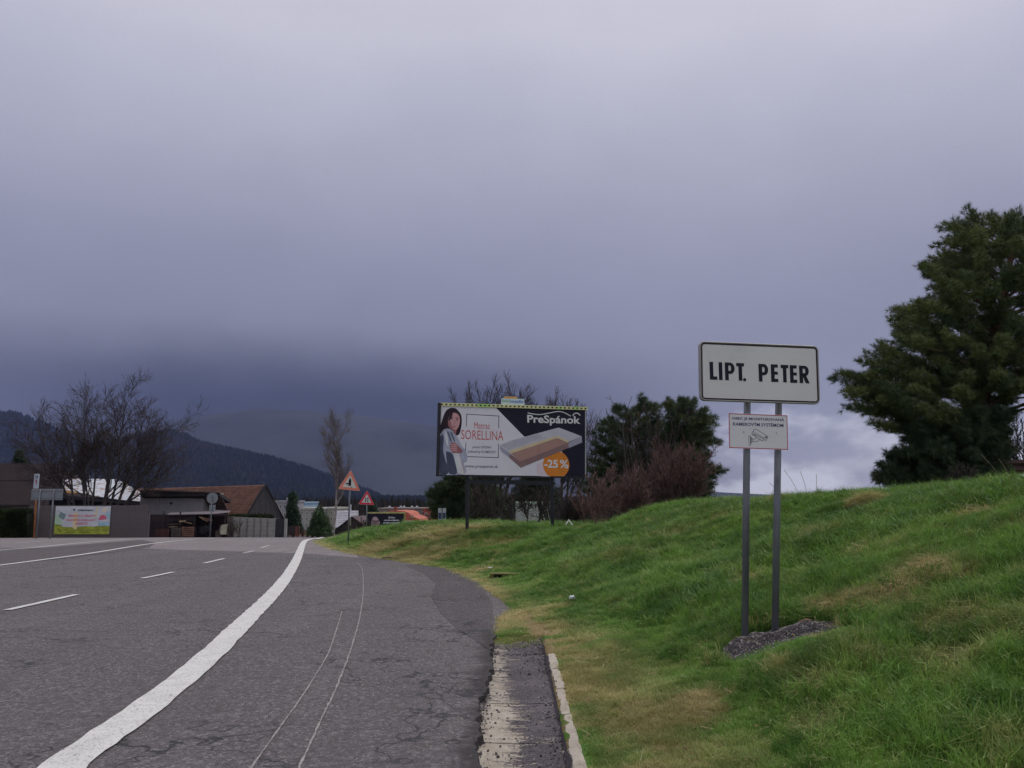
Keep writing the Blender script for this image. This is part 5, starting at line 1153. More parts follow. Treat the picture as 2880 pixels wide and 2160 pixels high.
def conifer(polys, d, depth, trunk, label, seed, tset=PINE, spacing=20, ncl=200, per=80, rc=.38, ts=1.0, name='pine_tree', group=None, limbs=30, flat_=.6, tone=(.1, .55), bark=PINEBARK, tr=.18, cat='tree', up=.5, lowdark=None):
    rng = np.random.default_rng(seed); b = gp_at(trunk[0][0], d); b.x = (trunk[0][0] - 1440) / F * d
    e = empty(name, b, label, cat, group); C = []
    for poly in polys:
        for px, py in poly_sample(poly, ncl, rng, spacing):
            c = W(px, py, d); xs_ = [p[0] for p in poly]; w = (max(xs_) - min(xs_)) / 2; mid = (max(xs_) + min(xs_)) / 2
            k = math.sqrt(max(.1, 1 - ((px - mid) / w) ** 2)); dy = rng.uniform(-1, 1) * depth * k
            s = (d + dy) / d; C.append(Vector((c.x * s, c.y * s, EYE + (c.z - EYE) * s)))
    C = np.array([tuple(c) for c in C]); n = len(C) * per; ci = np.repeat(np.arange(len(C)), per)
    D3 = rng.normal(size=(n, 3)); D3 /= np.linalg.norm(D3, axis=1, keepdims=True); rr = rc * rng.uniform(.35, 1.0, n) ** .6 * np.repeat(rng.uniform(.7, 1.25, len(C)), per)
    P = C[ci] + D3 * rr[:, None] * np.array([1, 1, flat_])
    if tset is PINE and flat_ < .7:      # boughs: tufts strung out away from the trunk, tips lifted
        T0 = np.array([tuple(W(px, py, d)) for px, py in trunk]); tx_ = np.interp(C[:, 2], T0[:, 2], T0[:, 0]); A_ = np.stack([C[:, 0] - tx_, C[:, 1] - d, np.full(len(C), .0)], -1) + rng.normal(0, .25, C.shape)
        A_ /= np.linalg.norm(A_, axis=1, keepdims=True); A_[:, 2] += rng.uniform(.05, .5, len(C)); tt_ = rng.uniform(-1.1, 1.2, n) * rc
        P = C[ci] + A_[ci] * tt_[:, None] * 1.25 + D3 * rc * .62 * (1 - .3 * np.abs(tt_ / rc) / 1.5)[:, None] * rng.uniform(.2, 1, n)[:, None] * np.array([1, 1, .6])
        D3 = D3 * .8 + A_[ci] * .7
    dirs = D3 + np.array([0, 0, up]) + rng.normal(0, .3, (n, 3)); dirs /= np.linalg.norm(dirs, axis=1, keepdims=True)
    rot = np.stack([np.zeros(n), np.arccos(np.clip(dirs[:, 2], -1, 1)), np.arctan2(dirs[:, 1], dirs[:, 0])], -1)
    tn = np.clip(np.repeat(rng.uniform(*tone, len(C)), per) + rng.normal(0, .12, n), 0, 1)
    tag(scatter('crown', P, rot, ts * rng.uniform(.7, 1.25, n), tset, {'tone': tn}, e), kind='stuff')
    T = [W(px, py, d) for px, py in trunk]; T[0] = Vector((T[0].x, T[0].y, gz(T[0].x, T[0].y) - .3)); segs = []
    T = [Vector(q) for q in spline([tuple(q) for q in T], 4)]; N = len(T)
    for i in range(N - 1): segs.append((tuple(T[i]), tuple(T[i + 1]), tr * (1 - .8 * i / N), tr * (1 - .8 * (i + 1) / N)))
    seg_mesh('trunk', segs, bark, e, 9); sb = []
    R = random.Random(seed)
    for i in R.sample(range(len(C)), min(limbs, len(C))):
        c = Vector(C[i]); cand = [q for q in T if q.z < c.z - .1] or T[:1]; j = min(range(len(T)), key=lambda k_: abs((T[k_].z + .35 * (c - T[k_]).to_2d().length if False else T[k_].z) - (c.z - .3 * math.hypot(c.x - T[k_].x, c.y - T[k_].y)))); a = T[j]
        m = (a + c) / 2 + Vector((R.uniform(-.2, .2), R.uniform(-.2, .2), R.uniform(.0, .35))); L = [Vector(q) for q in spline([tuple(a), tuple(m), tuple(c)], 3)]; r0 = max(.018, tr * .2)
        for k_ in range(len(L) - 1): sb.append((tuple(L[k_]), tuple(L[k_ + 1]), r0 * (1 - .8 * k_ / len(L)), r0 * (1 - .8 * (k_ + 1) / len(L))))
    if sb: seg_mesh('limb', sb, bark, e, 5)
    return e
# big pine on the bank, cut by the right frame edge
big = [(2662, 600), (2700, 640), (2740, 615), (2790, 625), (2850, 610), (2960, 640), (3080, 760), (3180, 920), (3200, 1080), (3100, 1160), (2960, 1140), (2870, 1110), (2815, 1150), (2700, 1190), (2600, 1180), (2560, 1225), (2520, 1215), (2460, 1190), (2410, 1155), (2385, 1120), (2368, 1070), (2440, 1050), (2470, 995), (2520, 985), (2530, 930), (2545, 870), (2620, 865), (2660, 800), (2610, 780), (2605, 745), (2650, 735), (2690, 720), (2662, 690), (2690, 670), (2680, 640)]
conifer([big], 24, 2.0, [(2740, 1372), (2755, 1200), (2790, 1000), (2830, 800), (2850, 680)], 'huge dark green pine on top of the bank at the right edge', 61, PINE, 11, 680, 66, .28, 1.05, limbs=90, tr=.24, tone=(.12, .8), flat_=.5)
conifer([[(2590, 1190), (2810, 1160), (2800, 1240), (2790, 1330), (2800, 1385), (2570, 1385), (2590, 1310), (2500, 1362), (2520, 1310), (2590, 1250)]], 23.4, .9, [(2700, 1372), (2700, 1300), (2705, 1200)], 'dense inner foliage low in the big pine, shade put into its dark tone', 63, PINE, 15, 170, 130, .30, 1.1, name='pine_inner_mass', limbs=14, tr=.10, tone=(.0, .12), bark=BARK, up=-.3)  # added inner mass of the pine, its shade put into the low tone
shrub(2810, 2990, 1150, 1340, 25.5, 'open bare bush against the sky right of the big pine trunk', 65, TWIG, 16, group='bare shrubs on the bank')
shrub(2610, 2800, 1290, 1370, 21.5, 'low dead bramble tangle at the foot of the big pine', 67, TWIG, 26, group='bare shrubs on the bank', maxlv=2)
# dark pines right of the billboard
conifer([[(1790, 1130), (1815, 1120), (1850, 1140), (1862, 1190), (1850, 1260), (1870, 1330), (1860, 1430), (1680, 1430), (1660, 1360), (1690, 1270), (1700, 1190), (1720, 1180), (1745, 1200), (1740, 1150), (1765, 1140)]], 33, 1.6, [(1790, 1470), (1790, 1300), (1800, 1150)], 'dark green pine left of a pair, behind the reddish shrubs', 71, PINE, 11, 140, 55, .25, 1.2, group='pair of dark pines', tone=(.0, .32), limbs=30)
conifer([[(1905, 1128), (1925, 1125), (1960, 1150), (1975, 1160), (1995, 1185), (1985, 1215), (1992, 1230), (2012, 1225), (1990, 1255), (1975, 1262), (1985, 1300), (1990, 1330), (2040, 1330), (1990, 1345), (1990, 1420), (1860, 1430), (1850, 1300), (1858, 1210), (1895, 1190), (1880, 1150)]], 32, 1.6, [(1920, 1470), (1922, 1300), (1925, 1150)], 'dark green pine right of a pair, with a branch reaching right', 73, PINE, 11, 145, 55, .25, 1.2, group='pair of dark pines', tone=(.0, .36), limbs=30)
# evergreens under and behind the billboard
conifer([[(1262, 1345), (1290, 1340), (1300, 1380), (1305, 1455), (1225, 1455), (1222, 1420), (1214, 1400), (1235, 1380), (1240, 1360)]], 48, 1., [(1265, 1470), (1265, 1350)], 'dark evergreen tree left of the billboard post', 75, PINE, 8, 60, 40, .36, 2.0, group='evergreens behind the billboard', tone=(.0, .25), limbs=4, name='evergreen_tree')
conifer([[(1310, 1348), (1380, 1345), (1400, 1400), (1395, 1460), (1300, 1460)]], 52, 1., [(1350, 1470), (1350, 1360)], 'brownish evergreen between the billboard posts, nearer the left post', 77, PINE, 11, 50, 50, .45, 2.0, group='evergreens behind the billboard', tone=(.1, .4), limbs=4, name='evergreen_tree')
conifer([[(1470, 1350), (1540, 1345), (1560, 1400), (1550, 1412), (1460, 1412)]], 76, 1.5, [(1505, 1440), (1505, 1360)], 'dark evergreen above the white lettered wall', 79, SPR, 10, 40, 40, .6, 1.2, group='evergreens behind the billboard', tone=(.0, .2), limbs=4, name='evergreen_tree')
def spruce(cx, top, base, halfw, d, label, seed, tone=(.1, .5), grp=None, tset=SPR, ts=1., per=30, n=14, ragged=.25):
    R = random.Random(seed); P = []; m = 9
    for i in range(m + 1): t = i / m; P.append((cx - halfw * t * R.uniform(1 - ragged, 1.1), top + (base - top) * t))
    for i in range(m, -1, -1): t = i / m; P.append((cx + halfw * t * R.uniform(1 - ragged, 1.1), top + (base - top) * t))
    P[0] = (cx - 1.5, top); P[-1] = (cx + 1.5, top)
    return conifer([P], d, halfw / F * d * .8, [(cx, base + 8), (cx, (base + top) / 2), (cx, top + 4)], label, seed, tset, max(3., halfw / n * 1.3), 130, 11, .17 * d / 75, ts, name='spruce_tree', group=grp, tone=tone, limbs=0, bark=BARK, tr=.12, up=-.1)
spruce(824, 1386, 1500, 27, 80, 'dark pointed spruce beside the dark gate at the crest', 81, (.0, .25), 'conifers beyond the crest', n=10)
spruce(899, 1426, 1504, 38, 72, 'broad mid-green spruce left of the birch trunk', 83, (.35, .95), 'conifers beyond the crest', n=10)
spruce(1048, 1412, 1462, 20, 110, 'dark spruce tip above the black billboard', 85, (.0, .2), 'conifers beyond the crest')
spruce(55, 1268, 1330, 22, 82, 'dark spruce top behind the ridge of the brown house', 87, (.0, .2), 'conifers beyond the crest')

# ------------------------------------------------------------------ hedge at the far left
hx0, hx1 = (-260 - 1440) / F * 49, (94 - 1440) / F * 49
e = empty('hedge', ((hx0 + hx1) / 2, 49.5, float(road_z(49.5))), 'trimmed dark green hedge at the left end of the board fence', 'hedge')
zb, zt = float(road_z(49.5)) - .1, W(0, 1443, 49).z
n = 9500; x = RNG.uniform(hx0, hx1, n); y = RNG.uniform(49.1, 50.1, n); z = RNG.uniform(zb, zt, n); f_ = RNG.integers(0, 3, n); y = np.where(f_ > 0, 49.1 + RNG.normal(0, .05, n), y); z = np.where(f_ == 0, zt + RNG.normal(0, .04, n), z)
x = x - np.clip(.25 - (zt - z) * .35, 0, .25) * (x > hx1 - .3)
dirs = np.stack([RNG.normal(0, .4, n), -1 + RNG.normal(0, .4, n), .5 + RNG.normal(0, .4, n)], -1); dirs[f_ == 0] = dirs[f_ == 0] * np.array([1, .2, 1]) + np.array([0, 0, 1.2]); dirs /= np.linalg.norm(dirs, axis=1, keepdims=True)
rot = np.stack([np.zeros(n), np.arccos(dirs[:, 2]), np.arctan2(dirs[:, 1], dirs[:, 0])], -1)
scatter('foliage', np.stack([x, y, z], -1), rot, RNG.uniform(1.1, 2.0, n), CYP, {'tone': np.clip(RNG.uniform(0, .5, n) + (fbm(x, z, 1.4, 2, 2) - .5) * 1.2, 0, 1)}, e)
MB().box((hx0, 49.18, zb), (hx1 - .12, 50.0, zt - .06)).build('shade_core', M('hedge_core', (.016, .020, .009), .95), e)  # solid block, shade between the leaves put into its dark colour
# ------------------------------------------------------------------ buildings and yard beyond the road
FZ = lambda d: float(road_z(d))
def quad3(*p): return [W(*q) for q in p]
# board fence with the banner
FENCE = M('fence_brown', (.125, .108, .108), .85, .18, 6, .2, stretch=(8, 8, .6))
fy = 50.0
def fx(px, d=fy): return (px - 1440) / F * d
fe = empty('board_fence', (fx(260), fy, FZ(fy)), 'tall brown-grey board fence at the far roadside carrying the banner', 'fence')
zt = W(0, 1421, fy).z
def fence_run(px0, px1, d, ztop, n, parent, mat=FENCE, zb=None, w=.09, rails=True):
    x0, x1 = fx(px0, d), fx(px1, d); k = int((x1 - x0) / .115)
    mb_src = None
    for i in range(k):
        xx = x0 + i * (x1 - x0) / k; h = ztop + random.uniform(-.012, .012)
        if mb_src is None:
            mb = MB(); mb.box((0, 0, 0), (.104, .018, 1)); mb_src = mb.build('board', mat, parent); o = mb_src
        else:
            o = mb_src.copy(); COL.objects.link(o); o.parent = parent; o.matrix_parent_inverse = parent.matrix_world.inverted()
        o.location = (xx, d + random.uniform(-.004, .004), zb if zb is not None else FZ(d) - .1); o.scale = (1, 1, h - o.location.z)
    if rails:
        for f_ in (.25, .8): z0 = FZ(d); MB().box((x0, d + .02, z0 + (ztop - z0) * f_), (x1, d + .06, z0 + (ztop - z0) * f_ + .07)).build('rail', mat, parent)
fence_run(98, 428, fy, zt, 0, fe)
fence_run(428, 434, fy + .01, W(0, 1436, fy).z, 0, fe, rails=False)
# banner
z2b = lambda x, y: (150 + x / 13.01, 1410 + y / 13.01)
db = fy - .06
O = W(*z2b(15, 1205), db); Q = [(60, 175), (2088, 190), (2030, 1205), (15, 1205)]
wd = (W(*z2b(2035, 1205), db) - O).length; ht = W(*z2b(60, 178), db).z - O.z
bn = empty('banner', O, 'white and lime advertising banner for briquettes and pellets on the board fence', 'banner')
MB().box((O.x, db, O.z), (O.x + wd, db + .015, O.z + ht)).build('banner_sheet', M('banner_white', (.62, .65, .69), .6, .08, 1.5), bn)
pr = Print((O.x, db, O.z), (1, 0, 0), (0, 0, 1), wd, ht, [(38, 178), (2060, 190), (2045, 1205), (15, 1205)])
LIME = M('banner_lime', (.36, .42, .055), .6, .25, 2.5); LG = flat('banner_pale_green', (150, 176, 150), .6, .1); GG = flat('banner_green_grey', (104, 122, 124), .6); RD = flat('banner_red', (176, 92, 104), .6); BK = flat('banner_black', (52, 66, 72), .6); RST = flat('banner_rust', (196, 176, 140), .6); PKK = flat('banner_pink', (176, 92, 108), .6); BLU = flat('banner_blue', (140, 170, 184), .6); OLV = flat('banner_olive', (96, 102, 30), .6); GRE = flat('banner_faint_green', (160, 168, 128), .6)
pr.poly([(20, 830), (180, 850), (330, 930), (700, 950), (1200, 905), (1500, 930), (1560, 905), (2048, 905), (2044, 1203), (16, 1203)], LIME, .002)
pr.poly([(40, 470), (160, 500), (240, 640), (330, 800), (340, 850), (22, 830)], LG, .003); pr.poly([(215, 380), (430, 480), (370, 670), (260, 640), (150, 560)], GG, .004)
pr.poly([(700, 640), (860, 620), (860, 1000), (800, 1050), (700, 960)], RST, .0035); pr.poly([(1540, 195), (1580, 195), (1560, 590), (1480, 590)], RST, .0035)
pr.poly([(700, 430), (870, 430), (860, 640), (710, 640)], RST, .0035)
pr.line([(400, 790), (440, 740)], .03, GG, .004); pr.line([(130, 400), (165, 345)], .03, GG, .004)
pr.poly([(680, 280), (750, 275), (770, 330), (720, 350), (680, 330)], BK, .004); pr.text('DREVMAX', (868, 300), (1445, 305), (1445, 365), (868, 365), BK, .005, .06)
pr.text('BRIKETY, PELETY', (540, 495), (1550, 500), (1550, 590), (540, 580), RD, .005, .035); pr.text('DREVENÉ OBKLADY', (445, 640), (1545, 640), (1545, 725), (445, 725), RD, .005, .035); pr.text('REZIVO', (800, 775), (1245, 775), (1245, 858), (800, 858), RD, .005, .035)
pr.poly([(1660, 600), (1700, 530), (1780, 500), (1860, 520), (1910, 590), (1925, 640), (1860, 665), (1650, 690)], PKK, .004, 3); pr.poly([(1640, 690), (1990, 680), (1985, 720), (1640, 720)], flat('banner_pale_pink', (206, 176, 190), .6), .004)
pr.poly([(1740, 290), (1830, 240), (1920, 270), (1935, 350), (1840, 390), (1730, 370)], flat('banner_face', (206, 180, 160), .6), .004, 3)
pr.poly([(1920, 400), (2050, 380), (2048, 620), (1920, 600)], BLU, .0038); pr.poly([(1640, 740), (2040, 760), (2040, 900), (1640, 900)], BLU, .0038)
for x in (1660, 1700, 1800, 1850): pr.line([(x, 800), (x + 5, 900)], .03, GG, .005)
for a, b, y in ((380, 560, 1045), (710, 1100, 1050), (1180, 1250, 1045), (1310, 1500, 1050), (1600, 1740, 1050), (1800, 1970, 1050)): pr.line([(a, y), (b, y)], .035, OLV, .005)
for a, b, y in ((90, 290, 890), (430, 640, 1130), (700, 850, 1125), (920, 1350, 1132)): pr.line([(a, y), (b, y)], .045, OLV, .005)
pr.poly([(130, 970), (190, 990), (300, 1130), (270, 1140), (150, 1020)], OLV, .005)
pr.build('banner_print', bn)

# dark brown house at the far left
BR_ROOF = M('roof_brown', (.034, .025, .027), .9, .12, 1.2, .2, 20, spec=.08); WALL_D = M('dark_timber', (.030, .026, .028), .9, .2, 3)
def house_roof(name, pts, th, mat, parent):
    mb = MB(); p = [Vector(q) for q in pts]; n = Vector((0, 0, 0))
    for i in range(len(p)): n += p[i].cross(p[(i + 1) % len(p)])
    n.normalize(); n = n if n.z > 0 else -n; mb.prism([q - n * th for q in p], n * th); return mb.build(name, mat, parent)
hb = empty('brown_house', (fx(40, 72), 72, FZ(72)), 'low house under a large dark brown hipped roof behind the hedge', 'house')
E0, E1 = W(-260, 1421, 68), W(190, 1419, 68); R0_, R1_ = W(-220, 1303, 74), W(142, 1308, 74)
zr = R0_.z; zE = (E0.z + E1.z) / 2; E0.z = E1.z = zE; R1_.z = zr
K0, K1 = Vector((E0.x - .5, 80, zE)), Vector((E1.x + 1.2, 80, zE))
house_roof('roof_slope', [E0, E1, R1_, R0_], .12, BR_ROOF, hb); house_roof('roof_slope', [E1, K1, R1_], .12, BR_ROOF, hb); house_roof('roof_slope', [K1, K0, R0_, R1_], .12, BR_ROOF, hb)
n_ = (E1 - E0).cross(R0_ - E0).normalized()
if n_.z < 0: n_ = -n_
for k in (.28, .55, .80, .97):     # sheet seams
    a = E0.lerp(E1, k) + n_ * .01; b = R0_.lerp(R1_, min(1, k * 1.02)) + n_ * .01; mb = MB(); mb.tube(a, b, .025, n=4); mb.build('roof_seam', BR_ROOF, hb)
a = E0.lerp(R0_, .56) + n_ * .01; b = E1.lerp(R1_, .56) + n_ * .01; MB().tube(a, b, .03, n=4).build('roof_seam', BR_ROOF, hb)
MB().box((E0.x, 68.9, FZ(72) - .2), (E1.x - .6, 79, zE)).build('wall', M('cream_wall', (.30, .29, .23), .9, .15), hb)
MB().box((E0.x, 68.0, zE - .16), (E1.x, 68.14, zE - .02)).build('gutter_board', WALL_D, hb)
for px in (8, 30, 44):
    x = fx(px, 68.9); w = .42; z0, z1 = W(0, 1447, 68.9).z, W(0, 1427, 68.9).z
    fr = MB().box((x - w, 68.84, z0), (x + w * .3, 68.9, z1)).build('window', M('frame_dark', (.05, .05, .05), .6), hb); MB().box((x - w + .06, 68.82, z0 + .06), (x + w * .3 - .06, 68.845, z1 - .06)).build('pane', M('glass_grey', (.16, .18, .19), .15, .1, spec=.6), fr)
# shed with a wet metal roof; reflected sky is put into its pale colour
TIN = M('tin_roof', (.50, .53, .60), .45, .08, 1.5, .1, 20, spec=.6, col2=(.30, .16, .07), c2=(.52, .60)); TINR = M('tin_rust', (.42, .24, .09), .8, .3, 2)
sh = empty('tin_shed', (fx(300, 62), 62, FZ(62)), 'open dark shed under a bright rusty sheet-metal roof behind the bare tree', 'shed')
A0, A1, A2_, A3, A4, A5 = W(167, 1347, 66), W(328, 1347, 66), W(364, 1366, 64.8), W(438, 1414, 61), W(330, 1405, 61.6), W(180, 1378, 63)
def strip_roof(pa, pb, n, th, mat, parent, name='roof_sheet'):
    """sheets laid side by side between the upper polyline pa and the lower polyline pb"""
    la = [Vector(a) for a in pa]; lb = [Vector(b) for b in pb]
    def lerp_line(L, t):
        s = t * (len(L) - 1); i = min(int(s), len(L) - 2); return L[i].lerp(L[i + 1], s - i)
    for i in range(n):
        t0, t1 = i / n, (i + .97) / n; p = [lerp_line(lb, t0), lerp_line(lb, t1), lerp_line(la, t1), lerp_line(la, t0)]; up = Vector((0, 0, .012 * (i % 2)))
        house_roof(name, [q + up for q in p], th, mat, parent)
strip_roof([A0, A0.lerp(A1, .5), A1, A2_, A3 + Vector((-.1, .2, .05))], [A5, W(230, 1386, 62.4), W(285, 1398, 62), W(335, 1405, 61.5), A3], 11, .04, TIN, sh)
o = MB(); o.prism([W(183, 1378, 62.8), W(222, 1383, 62.2), W(210, 1388, 62.1), W(186, 1386, 62.6)], (0, .03, -.02)); o.build('rusty_sheet', TINR, sh)
MB().box((fx(150, 62.2), 62.3, FZ(62)), (fx(432, 62.2), 66, W(0, 1399, 62.3).z)).build('interior_shade', M('shed_shade', (.010, .009, .012), .95), sh)  # solid near-black block paints the shade under the roof
MB().slab(W(150, 1399, 61.9), W(436, 1425, 60.8), W(440, 1417, 60.9), W(150, 1390, 62), .12).build('eave_board', WALL_D, sh)
MB().box((fx(100, 61.5), 61.5, FZ(61)), (fx(440, 61.5), 61.7, W(0, 1421, 61.5).z - .1)).build('low_wall', WALL_D, sh)

# barn: tiled roof, boarded gable, white annex
TILE = M('roof_tile', (.175, .085, .062), .85, .25, 2.2, .3, 30, col2=(.11, .075, .065), c2=(.5, .7)); GAB = M('weathered_board', (.075, .070, .072), .9, .25, 5, .2, stretch=(6, 6, .5))
bar = empty('barn', (fx(700, 66), 66, FZ(66)), 'long barn with a red-brown tiled roof and a grey boarded gable', 'barn')
GL, GRt = W(686, 1458, 62.5), W(800, 1468, 66.5)
pn = (GRt - GL).cross(Vector((0, 0, 1))); dd0, dd1 = [(W(745, 1364, q) - GL).dot(pn) for q in (60, 70)]; PK_ = W(745, 1364, 60 + 10 * dd0 / (dd0 - dd1))
RL, EL_ = W(360, 1376, 74), None
ax = (RL - PK_); EL_ = GL + ax
nrow = 22; over = (PK_ - GL)
for i in range(nrow):      # overlapping tile courses, each course one strip with a stepped edge
    a = i / nrow; b = (i + 1.12) / nrow; n2 = (GL - PK_).cross(ax).normalized(); n2 = n2 if n2.z > 0 else -n2
    p = [PK_.lerp(GL, a) + n2 * .02, PK_.lerp(GL, min(b, 1.03)) + n2 * .055]; q = [v + ax for v in p]
    mb = MB(); mb.prism([p[1], q[1], q[0], p[0]], -n2 * .03)
    mb.build('tile_course', TILE, bar)
MB().prism([PK_ + Vector((0, 0, -.03)), GL, GRt], (GL - GRt).cross(Vector((0, 0, 1))).normalized() * .01 + ax.normalized() * .08).build('gable_backing', WALL_D, bar)
gd = (GRt - GL); kk = 26; gn = gd.cross(Vector((0, 0, 1))).normalized(); gn = gn if gn.y < 0 else -gn
tpk = (PK_ - GL).dot(gd) / gd.length_squared
for i in range(kk):
    t0, t1 = (i + .04) / kk, (i + .96) / kk
    hgt = lambda t: (t / tpk if t < tpk else (1 - t) / (1 - tpk))
    base = lambda t: GL + gd * t
    P = []
    for t in (t0, t1): P.append(base(t))
    top_ = lambda t: base(t) + (Vector((0, 0, PK_.z - (GL + gd * tpk).z)) * hgt(t))
    pts = [P[0], P[1], top_(t1), top_(t0)]
    mb = MB(); mb.prism([q + gn * .03 for q in pts], gn * random.uniform(.018, .035)); mb.build('gable_board', GAB, bar)
MB().tube(PK_ + gn * .12, GRt + gn * .12 + Vector((0, 0, -.05)), .07, n=4).build('barge_board', WALL_D, bar); MB().tube(PK_ + gn * .12, GL + gn * .12, .05, n=4).build('barge_board', WALL_D, bar)
house_roof('back_slope', [PK_, GRt, GRt + ax, PK_ + ax], .1, TILE, bar)
MB().prism([GL, GRt, GRt + Vector((0, 0, -2.6)), GL + Vector((0, 0, -2.6))], -gn * .1).build('wall', M('barn_wall', (.12, .10, .09), .9), bar)
c = W(739, 1402, 64.6); MB().box((c.x - .10, c.y - .25, c.z - .12), (c.x + .10, c.y, c.z + .12)).build('gable_hole_shade', M('hole_shade', 0), bar)  # black block on the boards paints the shade of an opening
an = empty('white_annex', (fx(500, 60), 60, FZ(60)), 'low white plastered building with a flat dark eave beside the barn', 'building')
wx0, wx1 = fx(405, 60), fx(582, 60)
MB().box((wx0, 60, FZ(60) - .3), (wx1, 64, W(0, 1386, 60).z)).build('wall', M('white_plaster', (.36, .345, .345), .9, .08, 1.5), an)
MB().slab(W(395, 1396, 59.3), W(617, 1394, 59.3), W(617, 1385, 59.4), W(395, 1379, 59.4), 2.5).build('flat_roof', WALL_D, an)
MB().slab(W(404, 1379.5, 59.25), W(617, 1385.5, 59.25), W(617, 1383, 59.3), W(404, 1376.5, 59.3), 2.4).build('roof_edge', M('roof_felt', (.085, .06, .055), .8), an)
c = W(482, 1415.5, 60); mb = MB(); mb.tube((c.x, 59.92, c.z), (c.x, 60.02, c.z), .085, n=14); mb.build('vent_pipe', M('pipe_dark', (.02, .02, .025), .7), an)

# woodyard under a purple-grey lean-to
wy = empty('woodyard_shed', (fx(540, 57), 57, FZ(57)), 'open woodyard lean-to with a purple-grey roof and dark posts', 'shed')
PURP = M('roof_purple_grey', (.150, .125, .145), .7, .12, 2); DBR = M('dark_brown_timber', (.048, .034, .036), .9, .25, 4, stretch=(1, 1, 4))
house_roof('roof', [W(470, 1447, 55.2), W(640, 1444, 55.2), W(648, 1436, 58.4), W(600, 1436.5, 58.4), W(478, 1441, 58.4)], .05, PURP, wy)
MB().box((fx(436, 58.5), 58.5, FZ(58)), (fx(650, 58.5), 58.6, W(0, 1447, 58.5).z)).build('back_wall', DBR, wy)
MB().box((fx(440, 55.4), 55.4, W(0, 1466, 55.4).z), (fx(560, 55.4), 55.45, W(0, 1449, 55.4).z)).build('side_boarding', DBR, wy)
MB().slab(W(600, 1446, 55.1), W(641, 1441, 55.1), W(641, 1452, 55.1), W(600, 1450, 55.1), -.04).build('fascia', DBR, wy)
for px, top in ((473, 1437), (519, 1440), (560, 1446), (600, 1446), (644, 1450)):
    x = fx(px, 55.3); MB().box((x - .04, 55.26, FZ(55) - .2), (x + .04, 55.34, W(0, top, 55.3).z)).build('post', DBR, wy)
LUM = M('fresh_lumber', (.34, .26, .16), .8, .25, 3); LUMD = M('grey_lumber', (.10, .08, .07), .9, .3, 3); LUMR = M('red_lumber', (.20, .11, .08), .85, .3, 3)
random.seed(12)
def plank(px0, py0, px1, py1, d, th, mat, label, w=.14):
    a, b = W(px0, py0, d), W(px1, py1, d + .3); mb = MB(); dirv = (b - a).normalized(); s_ = dirv.cross(Vector((0, 0, 1))).normalized() * w; up = Vector((0, 0, th))
    mb.prism([a, a + s_, a + s_ + up, a + up], b - a); tag(mb.build('plank', mat), label, 'plank', 'planks lying in the woodyard')
for a in ((505, 1466, 541, 1474, 54.9, .06, LUM, 'longest pale plank on top of the woodyard pile'), (503, 1469, 520, 1467, 54.6, .08, LUM, 'short pale plank end left on the woodyard pile'), (560, 1455, 582, 1468, 54.8, .05, LUM, 'pale plank leaning against the woodyard post'),
          (563, 1455, 598, 1464, 55.0, .05, LUMR, 'reddish plank under the lean-to roof'), (570, 1463, 596, 1466, 54.9, .07, LUMR, 'lower reddish plank under the lean-to roof'), (470, 1476, 515, 1474, 54.8, .04, LUMD, 'thin grey plank left of the crates'),
          (475, 1483, 498, 1482, 54.6, .04, LUM, 'short low pale plank left of the crates')): plank(*a)
def crate(px0, px1, py0, py1, d, mat, label):
    a, b = W(px0, py1, d), W(px1, py0, d); e = empty('pallet_crate', ((a.x + b.x) / 2, d + .4, FZ(d)), label, 'crate', 'crates in the woodyard'); z0 = FZ(d) + .0; h = b.z - z0; n = 6; src = None
    for k in range(n):
        z = z0 + (k + .5) * h / n; MB().box((a.x, d, z - h / n * .36), (b.x, d + .02, z + h / n * .36)).build('slat', mat, e)
    for x in (a.x, (a.x + b.x) / 2 - .03, b.x - .07): MB().box((x, d + .02, z0), (x + .07, d + .09, b.z)).build('upright', mat, e)
    MB().box((a.x + .08, d + .1, z0), (b.x - .08, d + .7, b.z - .08)).build('contents', DBR, e)
crate(481, 509, 1484, 1503, 54.3, LUMD, 'grey slatted crate in the middle of the woodyard'); crate(511, 545, 1481, 1503, 54.3, LUMR, 'brown slatted crate right of the grey one'); crate(438, 474, 1488, 1504, 54.3, M('red_brown_crate', (.10, .045, .045), .9), 'dark reddish crate at the fence end')
crate(606, 618, 1492, 1503, 54.5, LUMD, 'low grey crate beside the pale plywood sheet')
tag(MB().slab(W(614, 1503, 54.6), W(636, 1503, 54.6), W(640, 1474, 54.9), W(622, 1476, 54.9), .03).build('plywood_sheet', M('plywood', (.34, .33, .25), .85, .2)), 'pale plywood sheet leaning in the woodyard', 'board')
mb = MB(); c = W(575, 1490, 54.8); mb.tube((c.x, 54.6, c.z), (c.x, 55.4, c.z), .28, n=18); tag(mb.build('black_barrel', M('barrel_black', (.014, .014, .018), .6)), 'black barrel lying beside the woodyard post', 'barrel')
# junk heap: branches
g = Grow(77, rmin=.012, maxlv=2, ratio=.5, minlen=.3)
b = W(655, 1500, 55); 
for k in range(14): g.go(Vector((b.x + random.uniform(-.5, .5), 55 + random.uniform(-.3, .3), FZ(55))), Vector((random.uniform(-.7, .7), random.uniform(-.4, .4), 1)), random.uniform(.6, 1.3), .02)
e = empty('brushwood', (b.x, 55, FZ(55)), 'heap of brushwood between the woodyard and the concrete fence', 'brushwood'); g.build(e, TWIG, TWIG, 'stem', 'branch')

